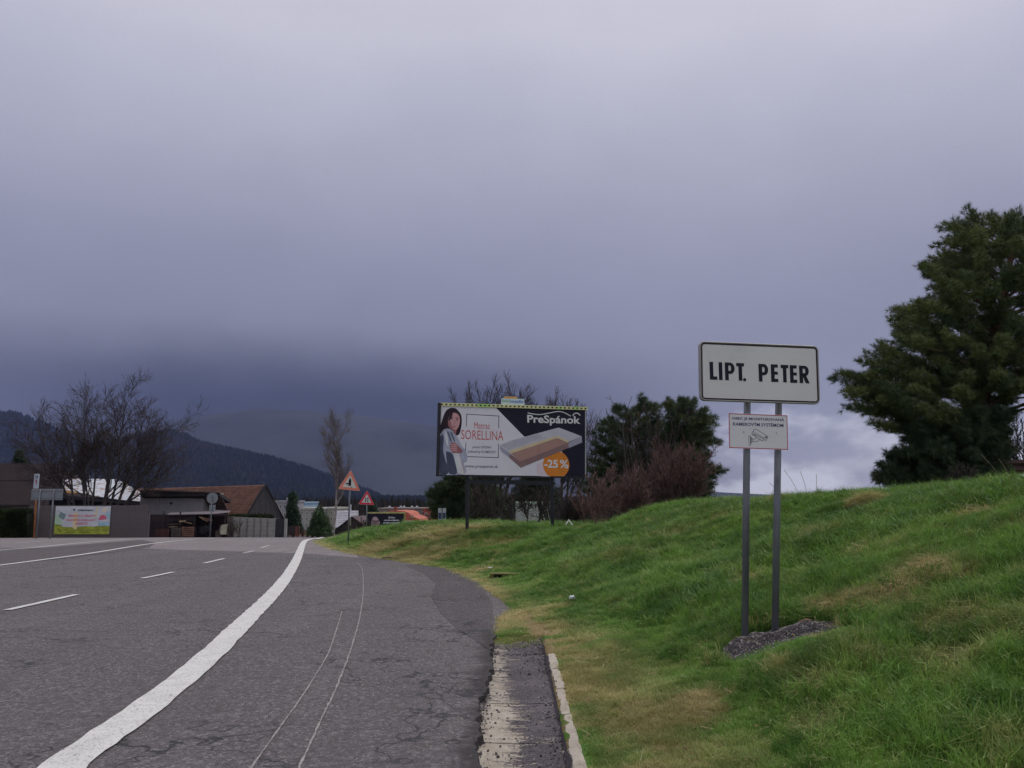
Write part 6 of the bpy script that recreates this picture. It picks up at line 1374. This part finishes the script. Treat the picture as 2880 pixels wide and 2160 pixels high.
# concrete panel fence
CON = M('concrete_panel', (.34, .335, .31), .9, .12, 2.5, .2, 30, col2=(.24, .235, .21), c2=(.55, .75)); COND = M('concrete_post', (.20, .19, .18), .9, .2, 3)
cf = empty('concrete_fence', (fx(715, 56), 56, FZ(56)), 'pale concrete panel fence with dark joints before the barn gable', 'fence')
posts = [667, 686, 705.5, 725, 743.5, 762, 783]
tops = [1453, 1453.5, 1454.5, 1455, 1456, 1457, 1457.5]
for i in range(6):
    x0, x1 = fx(posts[i], 56) + .03, fx(posts[i + 1], 56) - .03; zt_, zb_ = W(0, tops[i] + .5, 56).z, FZ(56) - .05; rows = 5
    for r_ in range(rows):
        za, zc = zb_ + (zt_ - zb_) * r_ / rows, zb_ + (zt_ - zb_) * (r_ + 1) / rows - .018
        o = MB().box((x0, 56 + random.uniform(-.01, .01), za), (x1, 56.06, zc)).build('panel', CON, cf)
for i, px in enumerate(posts): MB().box((fx(px, 56) - .035, 55.95, FZ(56) - .1), (fx(px, 56) + .035, 56.1, W(0, tops[i], 56).z)).build('post', COND if i not in (6,) else CON, cf)
MB().box((fx(650, 56.3), 56.3, FZ(56)), (fx(666, 56.3), 56.36, W(0, 1452, 56.3).z)).build('panel', M('old_panel', (.20, .17, .15), .9, .3), cf)
# moss line above the fence: a creeping plant on top
e = empty('creeper', (fx(730, 57), 57, FZ(57)), 'green creeper growing along the top behind the concrete fence', 'plant')
n = 900; x = RNG.uniform(fx(655, 57), fx(775, 57), n); z = W(0, 1452, 57).z + RNG.normal(0, .06, n); y = 57 + RNG.normal(0, .12, n)
scatter('foliage', np.stack([x, y, z], -1), RNG.uniform(0, 6, (n, 3)), RNG.uniform(.8, 1.4, n), CYP, {'tone': RNG.uniform(0, .6, n)}, e)
gt = empty('dark_gate', (fx(796, 56), 56, FZ(56)), 'dark grey sheet gate between the concrete fence and the concrete gatepost', 'gate')
for k in range(5): x = fx(784, 56) + k * .125; MB().box((x, 56, FZ(56) - .1), (x + .118, 56.03, W(0, 1460, 56).z)).build('gate_panel', M('gate_grey', (.040, .040, .048), .7, .1), gt)
MB().box((fx(784, 56), 56.03, FZ(56) + .3), (fx(808, 56), 56.06, FZ(56) + .36)).build('rail', WALL_D, gt)
tag(bevel(MB().box((fx(808.5, 55.9), 55.9, FZ(56) - .2), (fx(815.5, 55.9), 56.08, W(0, 1459.5, 55.9).z)).build('gatepost', CON), .015), 'square pale concrete gatepost right of the dark gate', 'post')
pf = empty('picket_fence', (fx(828, 58), 58, FZ(58)), 'low dark and red picket fence right of the gatepost', 'fence')
for k in range(11):
    x = fx(817, 58) + k * .085 * 1.0; red = k in (7, 8, 10); MB().box((x, 58, FZ(58) - .2), (x + .05, 58.03, W(0, 1480 if red else 1478, 58).z)).build('picket', M('picket_red', (.25, .085, .07), .8) if red else M('picket_dark', (.055, .04, .045), .8), pf)
MB().box((fx(817, 58), 58.03, FZ(58) + .3), (fx(842, 58), 58.06, FZ(58) + .37)).build('rail', M('picket_dark', 0), pf)

# town beyond the crest
def block(px0, px1, top, d, col, label, rows, cols, dep=12, cat='building', wcol=(.05, .06, .08), roofcol=None, name='apartment_block', base=1520, group='buildings beyond the crest', wlo=None):
    x0, x1 = fx(px0, d), fx(px1, d); zt_ = W(0, top, d).z; zb_ = -6.5
    e = empty(name, ((x0 + x1) / 2, d + dep / 2, zb_), label, cat, group); m = M('wall_%d_%d' % (px0, top), col, .9, .07, .3)
    MB().box((x0, d, zb_), (x1, d + dep, zt_)).build('wall', m, e)
    MB().box((x0 - .15, d - .15, zt_), (x1 + .15, d + dep + .15, zt_ + .35)).build('parapet', M('parapet_%d' % px0, roofcol or tuple(c * 1.05 for c in col), .9), e)
    sy = F / d; src = None
    zlo = W(0, wlo or 1500, d).z
    for r_ in range(rows):
        for c_ in range(cols):
            xa = x0 + (x1 - x0) * (c_ + .28) / cols; xb = x0 + (x1 - x0) * (c_ + .78) / cols; za = zt_ - (zt_ - zlo) * (r_ + .80) / rows; zc = zt_ - (zt_ - zlo) * (r_ + .28) / rows
            f_ = MB().box((xa, d - .06, za), (xb, d + .02, zc)).build('window', M('win_frame', (.45, .46, .46), .7), e)
            MB().box((xa + .12, d - .09, za + .12), (xb - .12, d - .05, zc - .12)).build('pane', M('glass_%d' % int(wcol[2] * 1000), wcol, .2, .1, spec=.6), f_)
    return e
b1_ = block(776, 815, 1413, 150, (.30, .30, .35), 'grey-white apartment block with a small mast behind the barn gable', 4, 3)
p = W(798, 1413, 150); mb = MB(); mb.tube(p + Vector((0, 3, -.5)), p + Vector((0, 3, 1.0)), .06, n=6); mb.tube(p + Vector((-.3, 3, .6)), p + Vector((.3, 3, .9)), .22, n=8); mb.build('roof_mast', M('mast_white', (.5, .5, .52), .6), b1_)
block(812, 838, 1432, 160, (.31, .33, .30), 'pale block half hidden by the dark spruce', 3, 2)
block(838, 848, 1419, 175, (.50, .27, .13), 'narrow orange block beside the blue one', 1, 1, wlo=1430)
block(848, 863, 1416, 172, (.25, .37, .52), 'light blue block above the white one', 1, 1, wlo=1428)
block(850, 905, 1434, 140, (.36, .37, .38), 'white block with dark windows left of the green spruce', 4, 4)
block(905, 946, 1433, 145, (.36, .36, .33), 'pale block with dark windows right of the green spruce', 4, 3)
block(1066, 1225, 1433, 190, (.22, .18, .17), 'long beige block behind the red roofs', 2, 12, dep=15, wlo=1470)
block(1194, 1222, 1435, 186, (.40, .09, .07), 'dark red block at the end of the beige one', 1, 2, wlo=1460)
# vents on the long roof
for px in (1090, 1122, 1131, 1154, 1168):
    p = W(px, 1432, 189); mb = MB(); mb.tube(p + Vector((0, 3, -1)), p + Vector((0, 3, .35)), .22, n=8); mb.tube(p + Vector((0, 3, .35)), p + Vector((0, 3, .75)), .35, .2, n=8); tag(mb.build('roof_vent', M('mast_white', 0)), {1090: 'white vent cowl on the long beige block, left of the red chimney', 1122: 'white vent cowl just right of the red chimney on the long beige block', 1131: 'lower vent cowl of the pair right of the red chimney', 1154: 'white vent cowl on the beige block above the curved end of the red roof', 1168: 'rightmost white vent cowl on the long beige block'}[px], 'vent', 'vent cowls on the long roof')
# red-orange roofed hall
rh = empty('red_roofed_hall', (fx(1130, 150), 150, -6), 'hall with a curved orange-red roof behind the black billboard', 'building', 'buildings beyond the crest')
REDR = M('orange_red_roof', (.46, .13, .085), .75, .12, .6)
prof = [(1084, 1470), (1084, 1443), (1092, 1438), (1115, 1437), (1137, 1438), (1150, 1443), (1158, 1452), (1168, 1455), (1180, 1460), (1184, 1470)]
MB().prism([W(a, b, 150) for a, b in prof], (0, 14, 0)).build('roof', REDR, rh)
MB().box((fx(1086, 150), 150.5, -7), (fx(1182, 150), 163, W(0, 1468, 150).z)).build('wall', M('hall_wall', (.3, .24, .22), .9), rh)
MB().box((fx(1112, 152), 152, W(0, 1440, 152).z), (fx(1119, 152), 153, W(0, 1425, 152).z)).build('chimney', M('brick_red', (.22, .07, .06), .9), rh)
MB().prism([W(1152, 1455, 149.8), W(1160, 1448, 149.8), W(1165, 1455, 149.8), W(1160, 1458, 149.8)], (0, .4, 0)).build('dormer', M('dormer_beige', (.32, .26, .2), .8), rh)
# grey shingle roof and little dark gable
gh = empty('shingle_house', (fx(975, 92), 95, -4), 'house with a pale grey shingle roof right of the birch', 'house', 'buildings beyond the crest')
SHG = M('grey_shingle', (.33, .33, .37), .8, .22, 1.6, .4, 8)
A, B, C_, D_ = W(946, 1436, 98), W(1008, 1436, 98), W(1008, 1484, 92), W(940, 1484, 92)
nr = 10
for i in range(nr):
    a0, a1 = i / nr, (i + 1.1) / nr; up = Vector((0, -.04, .05))
    house_roof('shingle_course', [A.lerp(D_, a0), B.lerp(C_, a0), B.lerp(C_, min(a1, 1)) + up, A.lerp(D_, min(a1, 1)) + up], .06, SHG, gh)
MB().box((C_.x - 2.7, 92.6, -6), (C_.x - .05, 97, C_.z)).build('wall', M('house_wall', (.25, .23, .22), .9), gh)
mb = MB(); p = W(986, 1436, 97.5); mb.tube(p, p + Vector((0, 0, .7)), .1, n=6); mb.build('flue', M('mast_white', 0), gh)
dh = empty('dark_gable_house', (fx(985, 84), 86, -4), 'small dark house whose low gable shows behind the larger triangle sign', 'house', 'buildings beyond the crest')
pk, l_, r__ = W(990, 1452, 84), W(944, 1487, 84), W(1020, 1474, 84)
RD2 = M('roof_dark_purple', (.105, .070, .078), .8, .1, 1)
house_roof('roof_slope', [pk, l_, l_ + Vector((1, 7, 0)), pk + Vector((1, 7, 0))], .14, M('roof_dark_edge', (.035, .026, .03), .8), dh); house_roof('roof_slope', [pk, pk + Vector((1.6, 7, 0)), W(1036, 1474, 90), r__], .14, RD2, dh)
MB().prism([pk - Vector((0, -.15, .1)), l_ - Vector((-.3, -.15, 0)), Vector((l_.x + .3, l_.y + .15, -6)), Vector((r__.x, r__.y + .15, -6)), r__ + Vector((0, .15, 0))], (0, .3, 0)).build('gable_wall', M('gable_dark', (.06, .052, .045), .9, .2), dh)
MB().box((fx(990, 84), 83.95, W(0, 1478, 84).z), (fx(993.5, 84), 84.2, W(0, 1457, 84).z)).build('gable_window', M('gable_light', (.26, .25, .19), .8), dh)
MB().box((fx(950, 84), 83.9, W(0, 1503, 84).z), (fx(982, 84), 84.1, W(0, 1487, 84).z)).build('garage_door', M('garage_dark', (.02, .018, .016), .8), dh)
# blue containers
for px0, px1, t_, c_, lb in ((922, 930, 1488, (.06, .22, .45), 'blue plastic container at the foot of the birch'), (930, 939, 1486, (.40, .44, .48), 'pale grey container beside the blue one at the birch')):
    o = MB(); x0, x1 = fx(px0, 74), fx(px1, 74); o.box((x0, 74, -2.6), (x1, 74.5, W(0, t_, 74).z - .06)); o.box((x0 - .03, 73.96, W(0, t_, 74).z - .06), (x1 + .03, 74.54, W(0, t_, 74).z)); tag(bevel(o.build('waste_container', M('cont_%d' % px0, c_, .5)), .02), lb, 'container', 'waste containers at the birch')
tag(MB().box((fx(1138, 105), 105, -5), (fx(1230, 105), 105.3, W(0, 1464.5, 105).z)).build('white_wall', M('whitewash', (.42, .43, .40), .9, .06)), 'long low white wall behind the grass bank', 'wall')
# black billboard
d2 = 60.; Q = [(170, 330), (1600, 345), (1590, 960), (150, 950)]; z6 = lambda x, y: (1020 + x / 13.825, 1420 + y / 13.825)
b2 = empty('black_billboard', (fx(1085, d2), d2, FZ(d2)), 'smaller black billboard with a bald man in glasses and white slogans, yellow frame', 'billboard')
O = W(*z6(160, 955), d2); wd = (W(*z6(1590, 955), d2) - O).length; ht = W(*z6(160, 335), d2).z - O.z
MB().box((O.x, d2, O.z), (O.x + wd, d2 + .1, O.z + ht)).build('panel', flat('bb_black', (30, 28, 42), .5, .05), b2)
YB = M('bb_yellow', (.50, .46, .20), .6); MB().box((O.x - .05, d2 - .03, O.z + ht), (O.x + wd + .1, d2 + .13, O.z + ht + .10)).build('top_strip', YB, b2)
MB().box((O.x + wd, d2 - .02, O.z), (O.x + wd + .09, d2 + .12, O.z + ht)).build('side_strip', M('bb_olive', (.26, .27, .10), .6), b2)
for f_ in (.2, .8): MB().box((O.x + wd * f_ - .06, d2 + .1, FZ(d2) - .5), (O.x + wd * f_ + .06, d2 + .22, O.z + ht * .9)).build('post', BLK, b2)
pr = Print((O.x, d2, O.z), (1, 0, 0), (0, 0, 1), wd, ht, Q)
SK1, SK2, SK3 = flat('man_bright', (158, 136, 142), .6), flat('man_mid', (118, 102, 102), .6), flat('man_dark', (62, 52, 58), .6)
pr.poly([(470, 450), (560, 480), (620, 570), (650, 660), (630, 760), (590, 850), (500, 920), (410, 900), (340, 820), (320, 700), (350, 560), (400, 480)], SK2, .003, 3); pr.poly([(480, 455), (550, 490), (590, 560), (570, 600), (470, 610), (400, 580), (400, 500)], SK1, .005, 3)
pr.poly([(620, 640), (665, 650), (660, 720), (630, 745)], SK1, .005, 3); pr.line([(375, 620), (450, 615), (500, 640), (560, 615), (620, 640)], .05, SK3, .007); pr.line([(420, 820), (480, 835), (540, 815)], .035, SK3, .007); pr.line([(480, 660), (470, 740), (500, 750)], .03, SK3, .006)
pr.build('printed_man', b2)
WT = flat('bb_white', (176, 176, 188), .6); pr.text('Za ženy', (985, 455), (1275, 465), (1265, 545), (985, 545), WT, .006, .05, .2); pr.text('nerozhodujeme', (825, 565), (1415, 570), (1410, 640), (820, 635), WT, .006, .055, .1); pr.text('za ženy rozhodujú', (790, 660), (1450, 668), (1450, 748), (790, 742), WT, .006, .055, .1)
pr.line([(930, 395), (1340, 402)], .03, SK3, .006); o = pr.build('slogan', b2); pr.poly([(1005, 790), (1225, 795), (1222, 880), (1005, 875)], flat('bb_red', (190, 70, 80), .6), .006); pr.build('red_label', b2)
# pair of narrow blue and white plates
c = W(1246, 1447, 42); e = empty('plate_pair', (c.x, 42, gz(c.x, 42)), 'pair of narrow white and blue plates standing at the edge of the bank', 'sign')
for a, b in ((1235, 1244.5), (1247, 1256.5)):
    x0, x1 = fx(a, 42), fx(b, 42); o = MB().box((x0, 42, W(0, 1463, 42).z), (x1, 42.03, W(0, 1429, 42).z)).build('plate', M('plate_pale', (.48, .50, .52), .6), e)
    MB().box((x0 + .02, 41.99, W(0, 1460, 42).z), (x1 - .02, 42.0, W(0, 1442, 42).z)).build('blue_field', M('plate_navy', (.045, .065, .16), .6), o)
mb = MB(); mb.tube((c.x, 42.05, gz(c.x, 42) - .3), (c.x, 42.05, W(0, 1431, 42).z), .025, n=8); mb.build('post', STEEL, e)
# white lettered wall behind the bushes
lw_ = empty('lettered_wall', (fx(1500, 66), 66, -1), 'white wall with big dark letters seen through the twigs under the billboard', 'wall')
x0, x1 = fx(1450, 66), fx(1556, 66); z0, z1 = W(0, 1480, 66).z, W(0, 1411, 66).z
MB().box((x0, 66, z0), (x1, 66.2, z1)).build('wall_face', M('lettered_white', (.40, .39, .40), .9, .12, 2), lw_); MB().box((x0, 65.95, z1 - .14), (x1 + .1, 66.25, z1 + .02)).build('top_band', M('band_pale', (.46, .52, .50), .8), lw_)
pr = Print((x0, 66, z0), (1, 0, 0), (0, 0, 1), x1 - x0, z1 - z0, [(1450, 1411), (1556, 1411), (1556, 1480), (1450, 1480)])
DL = flat('wall_letter', (52, 44, 58), .6)
for ch, a in (('T', 1473), ('B', 1489), ('P', 1504), ('C', 1526)): pr.text(ch, (a, 1418), (a + 9, 1418), (a + 9, 1430), (a, 1430), DL, .004, .04)
pr.build('lettering', lw_)
# street lamp over the yard
p = W(205, 1295, 63); q = W(236, 1320, 63.3); e = empty('street_lamp', (q.x + .6, 63.5, FZ(63)), 'curved street lamp with a pale round head among the bare branches', 'street lamp')
mb = MB(); L = [Vector(v) for v in spline([(q.x + .6, 63.5, FZ(63)), (q.x + .55, 63.5, q.z - 1.2), (q.x, 63.3, q.z), tuple(p + Vector((.1, 0, -.03)))], 6)]
for a, b in zip(L, L[1:]): mb.tube(a, b, .04, n=6, cap=False)
mb.build('pole', STEEL_D, e); bm = bmesh.new(); bmesh.ops.create_uvsphere(bm, u_segments=12, v_segments=8, radius=.125); me = bpy.data.meshes.new('lamp_head'); bm.to_mesh(me); bm.free(); o = link('lamp_head', me, M('lamp_white', (.55, .56, .58), .4)); o.location = p; o.scale = (1, .9, 1.15); o.parent = e; o.matrix_parent_inverse = e.matrix_world.inverted()
# timber rack right of the big pine
TR_ = M('rack_brown', (.10, .055, .048), .9, .2, 4); e = empty('timber_rack', W(2840, 1330, 23.5), 'rack of dark and reddish beams seen right of the big pine', 'timber rack')
for a, b, r_, m in (((2780, 1267), (2857, 1264), .045, BARKG), ((2785, 1272), (2859, 1276), .05, BARKG), ((2790, 1304), (2960, 1300), .10, TR_), ((2790, 1324), (2960, 1320), .12, TR_)):
    A, B = W(*a, 23.5), W(*b, 24.2); MB().tube(A, B, r_, n=4).build('beam', m, e)
for px in (2795, 2940): A = W(px, 1260, 23.8); MB().box((A.x - .05, 23.75, gz(A.x, 23.8) - .1), (A.x + .05, 23.85, A.z)).build('upright', TR_, e)
# straw mounds and tall stems on the crest of the bank
def mound_tuft(px, py, d, r, label, seed, k=520, tone=(.2, .7)):
    b = on_ground(W(px, py, d)); e = empty('dry_grass_tuft', b, label, 'grass tuft', 'dry tufts on the crest of the bank'); a = RNG.uniform(0, 6.28, k); q = np.sqrt(RNG.random(k)) * r; x = b.x + q * np.cos(a); y = b.y + q * np.sin(a)
    z = b.z - .03 + np.sqrt(np.clip(1 - (q / r) ** 2, 0, 1)) * r * .62
    scatter('blades', np.stack([x, y, z], -1), np.stack([RNG.normal(0, .3, k), RNG.normal(0, .3, k), RNG.uniform(0, 6, k)], -1), RNG.uniform(.7, 1.3, k), STRAW, {'dry': np.ones(k), 'tone': RNG.uniform(*tone, k)}, e)
mound_tuft(2450, 1385, 12.2, .29, 'rounded dry straw tuft on the crest left of the big pine', 1); mound_tuft(2195, 1402, 15, .20, 'smaller rusty tuft on the crest just right of the sign posts', 2, 300, (.0, .3))
def stems(px, py, d, lst, label):
    b = on_ground(W(px, py, d)); e = empty('tall_stems', b, label, 'grass stems', 'tall dry stems on the crest of the bank'); sg = []
    for dx, h, ln in lst:
        p = b + Vector((dx, 0, -.05)); L = [Vector(v) for v in spline([tuple(p), tuple(p + Vector((ln * .4, 0, h * .55))), tuple(p + Vector((ln, .02, h)))], 4)]
        for i in range(len(L) - 1): sg.append((tuple(L[i]), tuple(L[i + 1]), .0045, .003))
    seg_mesh('stem', sg, M('dry_stem', (.16, .13, .09), .9), e, 3)
stems(2255, 1400, 14, [(.0, .62, -.28), (.12, .6, -.12), (.25, .55, .03), (-.25, .4, -.3), (.5, .3, .1)], 'few tall bent dry stems on the crest right of the sign posts')
stems(2470, 1385, 13, [(.1, .5, -.2), (.55, .25, .1)], 'two dry stems beside the straw tuft'); stems(2840, 1350, 9.5, [(0, .55, -.3), (.1, .5, -.2), (.4, .3, .1)], 'long bent stems before the timber rack')

# ------------------------------------------------------------------ air
hz = MB().box((-6100, -60, -9.5), (6100, 5150, 700)).build('haze', [])
hz.data.materials.clear(); HM = bpy.data.materials.new('haze_air'); t = nodes_of(HM); v = t.nodes.new('ShaderNodeVolumePrincipled'); v.inputs['Density'].default_value = .000075; v.inputs['Color'].default_value = (.31, .40, .84, 1); v.inputs['Anisotropy'].default_value = .0
o_ = t.nodes.new('ShaderNodeOutputMaterial'); t.links.new(v.outputs[0], o_.inputs['Volume']); hz.data.materials.append(HM); tag(hz, kind='stuff')
try: HM.cycles.homogeneous_volume = True
except Exception: pass
